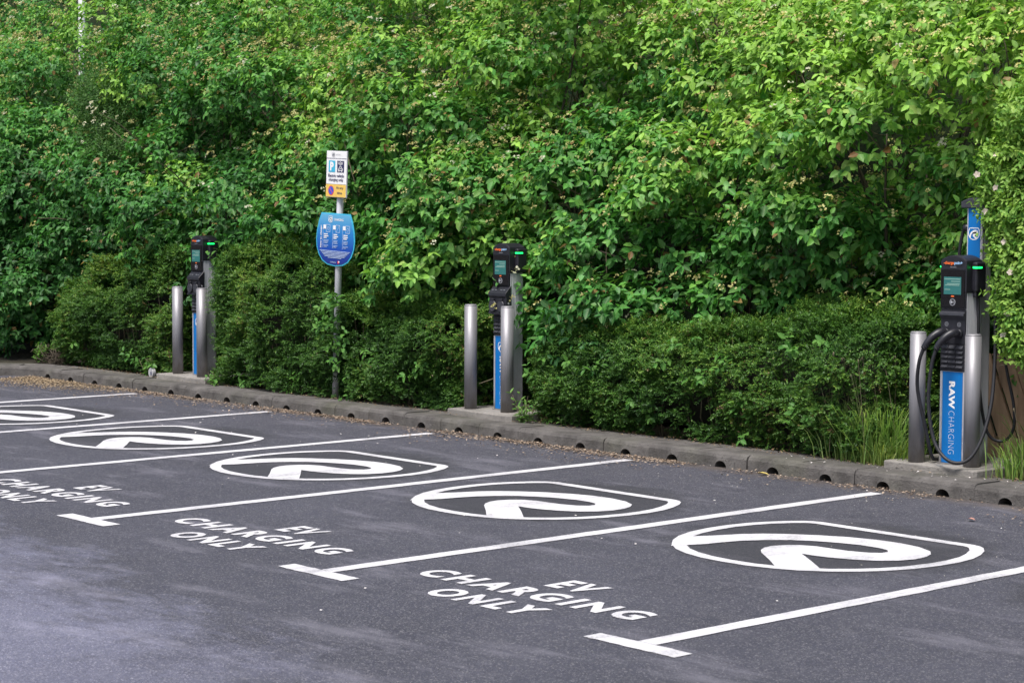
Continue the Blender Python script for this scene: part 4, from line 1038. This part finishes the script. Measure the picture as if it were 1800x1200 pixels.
    for i in range(ns+1):
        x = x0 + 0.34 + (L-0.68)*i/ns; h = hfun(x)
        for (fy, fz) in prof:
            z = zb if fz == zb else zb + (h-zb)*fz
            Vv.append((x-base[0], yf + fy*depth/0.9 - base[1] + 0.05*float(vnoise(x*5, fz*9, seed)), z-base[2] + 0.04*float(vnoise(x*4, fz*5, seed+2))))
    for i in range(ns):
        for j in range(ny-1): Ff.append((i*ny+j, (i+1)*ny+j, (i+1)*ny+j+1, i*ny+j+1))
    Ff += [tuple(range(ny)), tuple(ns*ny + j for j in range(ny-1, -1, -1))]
    link('shade_core', pymesh('shade_core', Vv, Ff, True), M['core'], root)
    m = MB()
    for _ in range(int(L*9)):
        x = random.uniform(x0+.15, x1-.15); h = hfun(x)
        a = Vector((x, yf + random.uniform(.10, .35), 0.08)); b_ = Vector((x + random.uniform(-.25, .25), yf + random.uniform(-.03, .25), h*random.uniform(.35, .95)))
        md = a.lerp(b_, .5) + Vector((random.uniform(-.08, .08), random.uniform(-.04, .04), 0)); m.tube([a - Vector(base), md - Vector(base), b_ - Vector(base)], [0.008, 0.006, 0.003], 5)
    m.build('stems', M['twig'], root)
    return root, len(b)
hA, nA = make_hedge('hedge', -13.1, -10.75, lambda x: 1.08 + 0.34*smooth((x+13.0)/1.5), 0.50, 0.9, 'dark clipped hedge left of the left charger', seed=1)
hB, nB = make_hedge('hedge', -9.85, -7.75, lambda x: 1.42 + 0.10*math.sin((x+9.85)*1.5) - 0.10*smooth((x+8.6)/1.0), 0.38, 0.95, 'tall rounded hedge between the left charger and the sign post', seed=2)
hC, nC = make_hedge('hedge', -7.85, -5.95, lambda x: 1.05 - 0.05*math.sin((x+7.2)*2), 0.44, 0.9, 'low hedge between the sign post and the middle charger', seed=3)
hD, nD = make_hedge('hedge', -5.05, -1.28, lambda x: 0.82 + 0.30*smooth((x+5.0)/3.2), 0.46, 0.95, 'long low hedge between the middle and right chargers', seed=4)
print('leaves', total_leaves, 'hedge leaves', nA+nB+nC+nD)

# young broad-leaved shoots growing through the hedges
def shoots(root, pts, lf=0.07, nm='young_shoot'):
    for (x, y, z) in pts:
        q = int(rng.integers(2, 5)); P = np.array([[x, y, z]]) + rng.normal(0, .05, (q, 3)); A = norm(np.array([[0, -0.55, 0.45]]) + rnd_dir(q)*0.6)
        b, d, nn, l, w, ti, s = sprays(P, A, np.tile([[0, -1.0, .3]], (q, 1)), 3, 0.14, lf, 0.62, 0.75, 0.5, 0.6, 0.25)
        c = lerp((0.055, 0.17, 0.035), (0.12, 0.27, 0.05), rng.uniform(0, 1, len(b))); base = np.array(root.location)
        V, T, C = leaf_geo(b-base, d, nn, l, w, c); tag(link(nm, npmesh(nm, V, T, C), M['leaf'], root), kind='stuff')
shoots(hA, [(-12.6, .5, .35), (-11.5, .47, .25), (-11.05, .45, .22), (-12.1, .5, .8), (-13.0, .5, .5)])
shoots(hB, [(-9.5, .36, .2), (-9.2, .36, .16), (-8.3, .40, .22), (-8.0, .38, .3), (-9.75, .40, 1.30)])
shoots(hC, [(-6.5, .42, .42), (-6.35, .42, .50), (-7.2, .44, .5), (-6.2, .44, .75), (-6.9, .42, .3), (-7.5, .42, .25), (-7.62, .26, .98), (-7.58, .26, .86), (-7.66, .30, .74), (-7.60, .27, 1.04), (-7.52, .28, .66), (-7.66, .30, .62), (-7.68, .31, .92), (-7.66, .29, 1.0), (-7.70, .31, .80), (-7.69, .31, .70), (-7.64, .28, .55)])
shoots(hD, [(-4.85, .42, .55), (-4.5, .42, .62), (-4.2, .42, .58), (-3.75, .42, .36), (-3.0, .40, .62), (-2.85, .40, .72), (-2.7, .40, .48), (-2.55, .40, .26), (-3.3, .42, .80), (-2.2, .44, .88), (-1.8, .46, .9), (-4.0, .42, .30), (-2.05, .42, .35)])

# ---- wild rose at the right ------------------------------------------------
rose = empty('rose_bush', (0.0, 0.95, 0.1), 'pale green wild rose with pinkish flowers hanging over the right charger', 'shrub'); base = np.array(rose.location)
RL = [(-.56, .60, 2.08, .15, .14, .15), (-.38, .62, 2.22, .26, .22, .20), (-.50, .56, 1.86, .13, .13, .12), (-.30, .56, 1.86, .26, .2, .2), (-.40, .50, 1.62, .11, .11, .11), (-.20, .52, 1.56, .24, .2, .2), (-.42, .50, 1.36, .11, .10, .10), (-.24, .50, 1.26, .20, .17, .16), (-.30, .48, 1.06, .12, .11, .11), (-.08, .50, 1.0, .22, .2, .18), (-.20, .68, 2.55, .36, .3, .25), (.2, .7, 2.1, .4, .3, .35), (.3, .65, 1.5, .4, .3, .35), (-.62, .66, 2.28, .10, .10, .10)]
PP, AA, NN = [], [], []
RL = [(a_[0]+0.075, *a_[1:]) for a_ in RL]
for l_ in RL:
    n = int(1150*(l_[3]*l_[5])/0.08*0.55); d = rnd_dir(n); r = np.array(l_[3:]); c = np.array(l_[:3])
    PP.append(c + d*r*rng.uniform(.5, 1.12, (n, 1))); nr = norm(d/r); NN.append(nr); AA.append(norm(nr*0.6 + np.array([0, -.2, -.12]) + rnd_dir(n)*0.7))
P, A, Nn = map(np.concatenate, (PP, AA, NN)); sv = rng.normal(0, .6, len(P))
b, d, nn, l, w, ti, s = sprays(P, A, Nn, 3, 0.10, 0.046, 0.58, 0.85, 0.22, 0.7, 0.2, True)
c = lerp((0.085, 0.24, 0.038), (0.30, 0.45, 0.09), np.clip(0.5 + 0.25*sv[ti] + rng.normal(0, .15, len(b)), 0, 1))
V, T, C = leaf_geo(b-base, d, nn, l, w, c); tag(link('foliage', npmesh('foliage', V, T, C), M['leaf'], rose), kind='stuff')
m = MB()
for l_ in RL:
    for _ in range(3):
        a = Vector((random.uniform(.0, .5), 1.0, 0.1)); b_ = Vector(l_[:3]) + Vector((random.uniform(-.15, .15), random.uniform(-.1, .1), random.uniform(-.2, .1)))
        md = a.lerp(b_, .5) + Vector((random.uniform(0, .2), .1, .45)); q = bez([a - Vector(base), md - Vector(base), b_ - Vector(base)], 6); m.tube(q, [0.008*(1-.6*i/(len(q)-1)) for i in range(len(q))], 6)
m.build('canes', M['twig'], rose)
def blossom(parent, p, size, colr, base_):
    nn_ = norm(np.array([[0.35, -0.8, 0.45]]) + rnd_dir(1)*0.4); e1, e2 = frame(nn_); Vs, Ts, Cs = [], [], []; off = 0
    for k in range(5):
        a = 2*math.pi*k/5; d = e1*math.cos(a) + e2*math.sin(a) + nn_*0.25
        V, T, C = leaf_geo(np.array([p])-base_, norm(d), nn_, np.array([size]), np.array([size*1.0]), np.array([colr])); Vs.append(V); Ts.append(T+off); Cs.append(C); off += 6
    link('blossom', npmesh('blossom', np.concatenate(Vs), np.concatenate(Ts), np.concatenate(Cs)), M['flower'], parent)
for p in [(-0.42, .42, 2.06), (-0.50, .42, 1.90), (-0.30, .36, 1.70), (-0.22, .32, 1.50), (-0.28, .34, 1.08), (-0.60, .46, 2.15), (-0.42, .40, 2.28), (-0.25, .34, 1.22)]:
    blossom(rose, p, 0.026, (0.72, 0.62, 0.58), base)

# ---- privet with white panicles, upper left ------------------------------
pv = empty('privet_shrub', (-13.2, 1.7, 0.1), 'fine-leaved privet with white flower spikes above the left hedge', 'shrub'); base = np.array(pv.location)
PP, NN = [], []
for l_ in [(-13.3, 1.25, 2.75, .42, .3, .32), (-13.0, 1.2, 2.45, .4, .3, .28), (-13.5, 1.25, 3.15, .35, .3, .3), (-13.1, 1.35, 2.1, .32, .25, .25), (-12.9, 1.15, 1.75, .25, .2, .2)]:
    n = int(700*l_[3]*l_[5]/.1); d = rnd_dir(n); r = np.array(l_[3:]); PP.append(np.array(l_[:3]) + d*r*rng.uniform(.4, 1.1, (n, 1))); NN.append(norm(d/r))
P, Nn = np.concatenate(PP), np.concatenate(NN); A = norm(Nn*.5 + UPV*.5 + rnd_dir(len(P))*.6)
b, d, nn, l, w, ti, s = sprays(P, A, Nn, 4, 0.14, 0.036, 0.40, .8, .1, .7, .3)
c = lerp((0.035, 0.10, 0.025), (0.10, 0.20, 0.05), rng.uniform(0, 1, len(b))); V, T, C = rhomb_geo(b-base, d, nn, l, w, c)
tag(link('foliage', npmesh('foliage', V, T, C), M['hedge_leaf'], pv), kind='stuff')
stems_for((-13.2, 1.7, 0.1), [tuple(P[i]) for i in rng.choice(len(P), 14, False)], M['twig'], pv, 0.014)
for (x, z, q) in [(-13.05, 2.98, 5), (-12.95, 2.92, 4), (-13.25, 2.95, 4), (-12.6, 1.5, 4), (-12.75, 1.62, 3), (-13.3, 2.1, 3), (-12.2, 1.45, 3), (-11.9, 1.36, 2)]:
    fp = np.array([[x, 0.93 if z > 2 else .78, z]]) + rng.normal(0, .06, (q, 3)); V, T, C = flower_geo(fp-base, norm(rnd_dir(q)*.3 + np.array([0, -.6, .7])), np.full(q, .028), (0.6, 0.58, 0.42), (0.78, 0.76, 0.62), 14)
    link('flower_spike', npmesh('flower_spike', V, T, C, False), M['flower'], pv)

# ---- dark conifer at the top of the frame ---------------------------------
cf = empty('conifer', (-7.3, 4.6, 1.2), 'dark fine-needled conifer showing through a gap at the top', 'tree'); base = np.array(cf.location)
n = 3000; z = rng.uniform(0.2, 4.2, n); rr = 1.25*(1 - z/5.2)*rng.uniform(.7, 1.0, n); a = rng.uniform(0, 2*np.pi, n)
P = np.stack([rr*np.cos(a), rr*np.sin(a), z], -1); Nn = norm(np.stack([np.cos(a), np.sin(a), np.full(n, .3)], -1))
b, d, nn, l, w, ti, s = sprays(P, norm(Nn + rnd_dir(n)*.5), Nn, 5, .12, .030, .22, .8, .05, .6, .3, True)
c = lerp((0.022, 0.045, 0.018), (0.07, 0.09, 0.035), rng.uniform(0, 1, len(b))); V, T, C = rhomb_geo(b, d, nn, l, w, c)
tag(link('crown', npmesh('crown', V, T, C), M['hedge_leaf'], cf), kind='stuff')
m = MB(); m.tube([(0, 0, 0), (0, 0, 2), (0.03, 0, 4.2)], [.09, .06, .015], 8); m.build('trunk', M['bark'], cf)

# ---- grasses -----------------------------------------------------------------
def grass(name, label, cx, cy, cz, rx, ry, n, h0, h1, lean, wdt, c0, c1, seeds=0, nsp='grass clump'):
    root = empty(name, (cx, cy, cz), label, nsp)
    x = rng.normal(0, rx, n); y = rng.normal(0, ry, n); h = rng.uniform(h0, h1, n); az = rng.uniform(0, 2*np.pi, n); ln = lean*rng.uniform(.2, 1.2, n)*h
    dx_, dy_ = np.cos(az)*ln + x*0.5, np.sin(az)*ln - 0.1*h
    V = np.empty((n, 7, 3)); s = np.stack([-np.sin(az), np.cos(az), 0*az], -1)*wdt
    B = np.stack([x, y, 0*x], -1)
    for k, f in enumerate((0.0, 0.4, 0.75)):
        c_ = B + np.stack([dx_*f*f, dy_*f*f, h*(f - 0.12*f*f)], -1); ww = (1-0.45*f)
        V[:, 2*k] = c_ - s*ww; V[:, 2*k+1] = c_ + s*ww
    V[:, 6] = B + np.stack([dx_, dy_, h*0.86 - 0.25*ln], -1)
    T = (np.array([(0, 1, 3), (0, 3, 2), (2, 3, 5), (2, 5, 4), (4, 5, 6)])[None] + np.arange(n)[:, None, None]*7).reshape(-1, 3)
    col = lerp(c0, c1, rng.uniform(0, 1, n)); C = np.empty((n, 7, 4)); C[:, :, :3] = col[:, None]; C[:, :, 3] = 1
    C[:, :2, :3] = C[:, :2, :3]*0.6 + np.array([.10, .085, .03])*0.4
    tag(link('blades', npmesh('blades', V.reshape(-1, 3), T, C.reshape(-1, 4)), M['grass'], root), kind='stuff')
    if seeds:
        m = MB()
        for _ in range(seeds):
            a = Vector((random.gauss(0, rx), random.gauss(0, ry), 0)); hh = h1*random.uniform(1.0, 1.25); t_ = a + Vector((random.uniform(-.18, .12), random.uniform(-.12, .05), hh))
            q = bez([a, a.lerp(t_, .6) + Vector((0, 0, .03)), t_, t_ + Vector((random.uniform(-.05, .02), 0, -0.012))], 5); k = len(q)
            m.tube(q, [0.0016 + (0.004 if i > k*0.66 else 0)*math.sin(min(1, (i/k-0.66)/0.34)*math.pi) for i in range(k)], 5)
        m.build('seed_heads', M['twig'], root)
    return root
grass('grass_clump', 'tall green grass with seed heads left of the right charger', -1.50, 0.50, 0.10, 0.17, 0.07, 760, 0.20, 0.62, 0.6, 0.0040, (0.13, 0.28, 0.06), (0.34, 0.46, 0.15), 26)
grass('grass_clump', 'low leafy grass fringe beside the left pad edge of the right charger', -1.30, 0.42, 0.10, 0.09, 0.05, 260, 0.10, 0.26, 0.7, 0.0035, (0.11, 0.22, 0.045), (0.28, 0.34, 0.09))
grass('grass_clump', 'green grass tuft right of the right charger pad', -0.24, 0.62, 0.10, 0.10, 0.10, 340, 0.12, 0.40, 0.55, 0.0035, (0.11, 0.25, 0.05), (0.30, 0.40, 0.10), 5)
grass('grass_clump', 'grass at the right edge behind the pad', -0.05, 0.75, 0.10, 0.12, 0.10, 260, 0.2, 0.6, 0.5, 0.0035, (0.06, 0.15, 0.035), (0.17, 0.25, 0.06), 4)
grass('reed_clump', 'tall pale reeds beside the lamp post at top left', -18.6, 4.1, 0.8, 0.7, 0.3, 320, 2.4, 4.1, 0.22, 0.009, (0.10, 0.16, 0.05), (0.26, 0.30, 0.13), 0, 'reeds')
grass('reed_clump', 'pale reeds at the top left corner of the picture', -20.4, 3.9, 0.7, 0.5, 0.3, 600, 2.3, 3.9, 0.22, 0.009, (0.10, 0.16, 0.05), (0.26, 0.30, 0.13), 0, 'reeds')

def weed(label, x, y, z, h, n, lf):
    root = empty('weed', (x, y, z), label, 'weed'); P = rng.normal(0, .03, (n, 3))*np.array([1, 1, 0]); A = norm(np.array([[0, 0, 1.0]]) + rnd_dir(n)*0.5)
    b, d, nn, l, w, ti, s = sprays(P, A, A, 4, h, lf, .42, .8, .15, .8, .25)
    V, T, C = leaf_geo(b, d, nn, l, w, lerp((0.07, 0.19, 0.04), (0.16, 0.30, 0.07), rng.uniform(0, 1, len(b)))); tag(link('leaves', npmesh('leaves', V, T, C), M['leaf'], root), kind='stuff')
    m = MB(); [m.tube([P[i], P[i] + A[i]*h], [0.003, 0.0015], 5) for i in range(n)]; m.build('stems', M['twig'], root)
weed('light green weed at the right corner of the middle pad', -5.02, 0.33, 0.10, 0.17, 8, 0.06)
weed('tall thistle-like weed beside the middle charger', -5.12, 0.40, 0.10, 0.26, 3, 0.075)
weed('green weed at the right corner of the left pad', -9.72, 0.36, 0.10, 0.14, 9, 0.06)
weed('leafy weed beside the small white marker', -11.12, 0.42, 0.10, 0.20, 10, 0.07)
weed('low green weed at the kerb corner, far left', -13.55, 0.45, 0.10, 0.22, 14, 0.07)
weed('green weed under the left end of the long hedge', -4.6, 0.42, 0.10, 0.10, 7, 0.05)

# dry root heap near the kerb corner
dh = empty('dead_twig_heap', (-13.25, 0.52, 0.09), 'heap of dry brown twigs behind the kerb at far left', 'twig heap'); m = MB()
for _ in range(90):
    a = Vector((random.gauss(0, .16), random.gauss(0, .08), random.uniform(0, .16))); dr = Vector((random.gauss(0, 1), random.gauss(0, .5), random.gauss(0.1, .5))).normalized()*random.uniform(.12, .3)
    m.tube([a - dr/2, a + Vector((0, 0, random.uniform(-.02, .04))), a + dr/2], [0.004, 0.005, 0.002], 5)
m.build('twigs', M['bark'], dh)

# ---- litter in the gutter -----------------------------------------------------
def litter(name, n, X, Y, Z, smin, smax, c0, c1, label):
    d = rnd_dir(n); d[:, 2] *= 0.15; d = norm(d); nn = norm(np.array([[0, 0, 1.0]]) + rnd_dir(n)*0.45); nn = norm(nn - (nn*d).sum(1, keepdims=True)*d)
    l = rng.uniform(smin, smax, n); V, T, C = rhomb_geo(np.stack([X, Y, Z], -1), d, nn, l, l*rng.uniform(.35, .8, n), lerp(c0, c1, rng.uniform(0, 1, n)))
    return tag(link(name, npmesh(name, V, T, C, False), M['litter']), kind='stuff')
n = 15000; X = rng.uniform(-12.9, 1.4, n); X = X[rng.uniform(-.80, .65, n) < vnoise(X*1.6, 0.7, 0.1) + 0.5*vnoise(X*5, 0.2, 3.3)]; n = len(X); pw = 0.45 + 0.55*(vnoise(X*1.1, 0.2, 0.9)+1)/2
Y = -0.012 - np.abs(rng.normal(0, 0.07, n))*pw*2.0 - (rng.uniform(0, 1, n) < .12)*rng.uniform(0, .5, n)
litter('leaf_litter', n, X, Y, rng.uniform(0.005, 0.016, n), 0.010, 0.028, (0.13, 0.085, 0.055), (0.40, 0.32, 0.25), '')
n = 7000; X = -12.75 + np.abs(rng.normal(0, 1.0, n)); Y = -0.05 - np.abs(rng.normal(0, .33, n)); litter('leaf_litter', n, X, Y, rng.uniform(0.005, 0.02, n), 0.010, 0.026, (0.14, 0.095, 0.055), (0.42, 0.33, 0.22), '')
n = 2200; X = rng.uniform(-12.5, 1.4, n); Y = rng.uniform(0.24, 0.48, n); litter('bed_litter', n, X, Y, np.full(n, KZ+0.008), 0.008, 0.025, (0.08, 0.05, 0.03), (0.30, 0.22, 0.13), '')
n = 3600; X = rng.uniform(-13, 4, n); Y = -np.abs(rng.normal(0, 1.1, n)); litter('grit', n, X, Y, np.full(n, 0.0055), 0.004, 0.010, (0.18, 0.16, 0.14), (0.55, 0.52, 0.48), '')
n = 120; X = rng.uniform(-12, 3, n); Y = -rng.uniform(0, 1, n)**2*5.5; litter('petals', n, X, Y, np.full(n, 0.009), 0.012, 0.024, (0.6, 0.56, 0.54), (0.75, 0.72, 0.7), '')
n = 60; X = rng.uniform(-2.2, 1.2, n); Y = rng.uniform(0.03, 0.28, n); litter('petals', n, X, Y, np.full(n, KZ+0.008), 0.010, 0.022, (0.6, 0.56, 0.54), (0.75, 0.72, 0.7), '')
for (x, y, lab) in [(-2.05, -0.10, 'curled yellow leaf in the gutter before the long hedge'), (0.25, -0.75, 'small pinkish dry leaf on the asphalt of the nearest bay')]:
    V, T, C = leaf_geo(np.array([[x, y, 0.016]]), np.array([[0.9, 0.3, 0.05]]), np.array([[0, 0, 1.0]]), np.array([0.10 if y > -.5 else .05]), np.array([0.05]), np.array([[0.45, 0.36, 0.12] if y > -.5 else [0.4, 0.22, 0.18]]))
    tag(link('fallen_leaf', npmesh('fallen_leaf', V, T, C), M['litter']), lab, 'leaf')
m = MB()
tri = sum(len(o.data.polygons) for o in COL.objects if o.type == 'MESH' and o.name.split('.')[0] not in ('leaf',)); print('polys', tri)
m.bm.free()
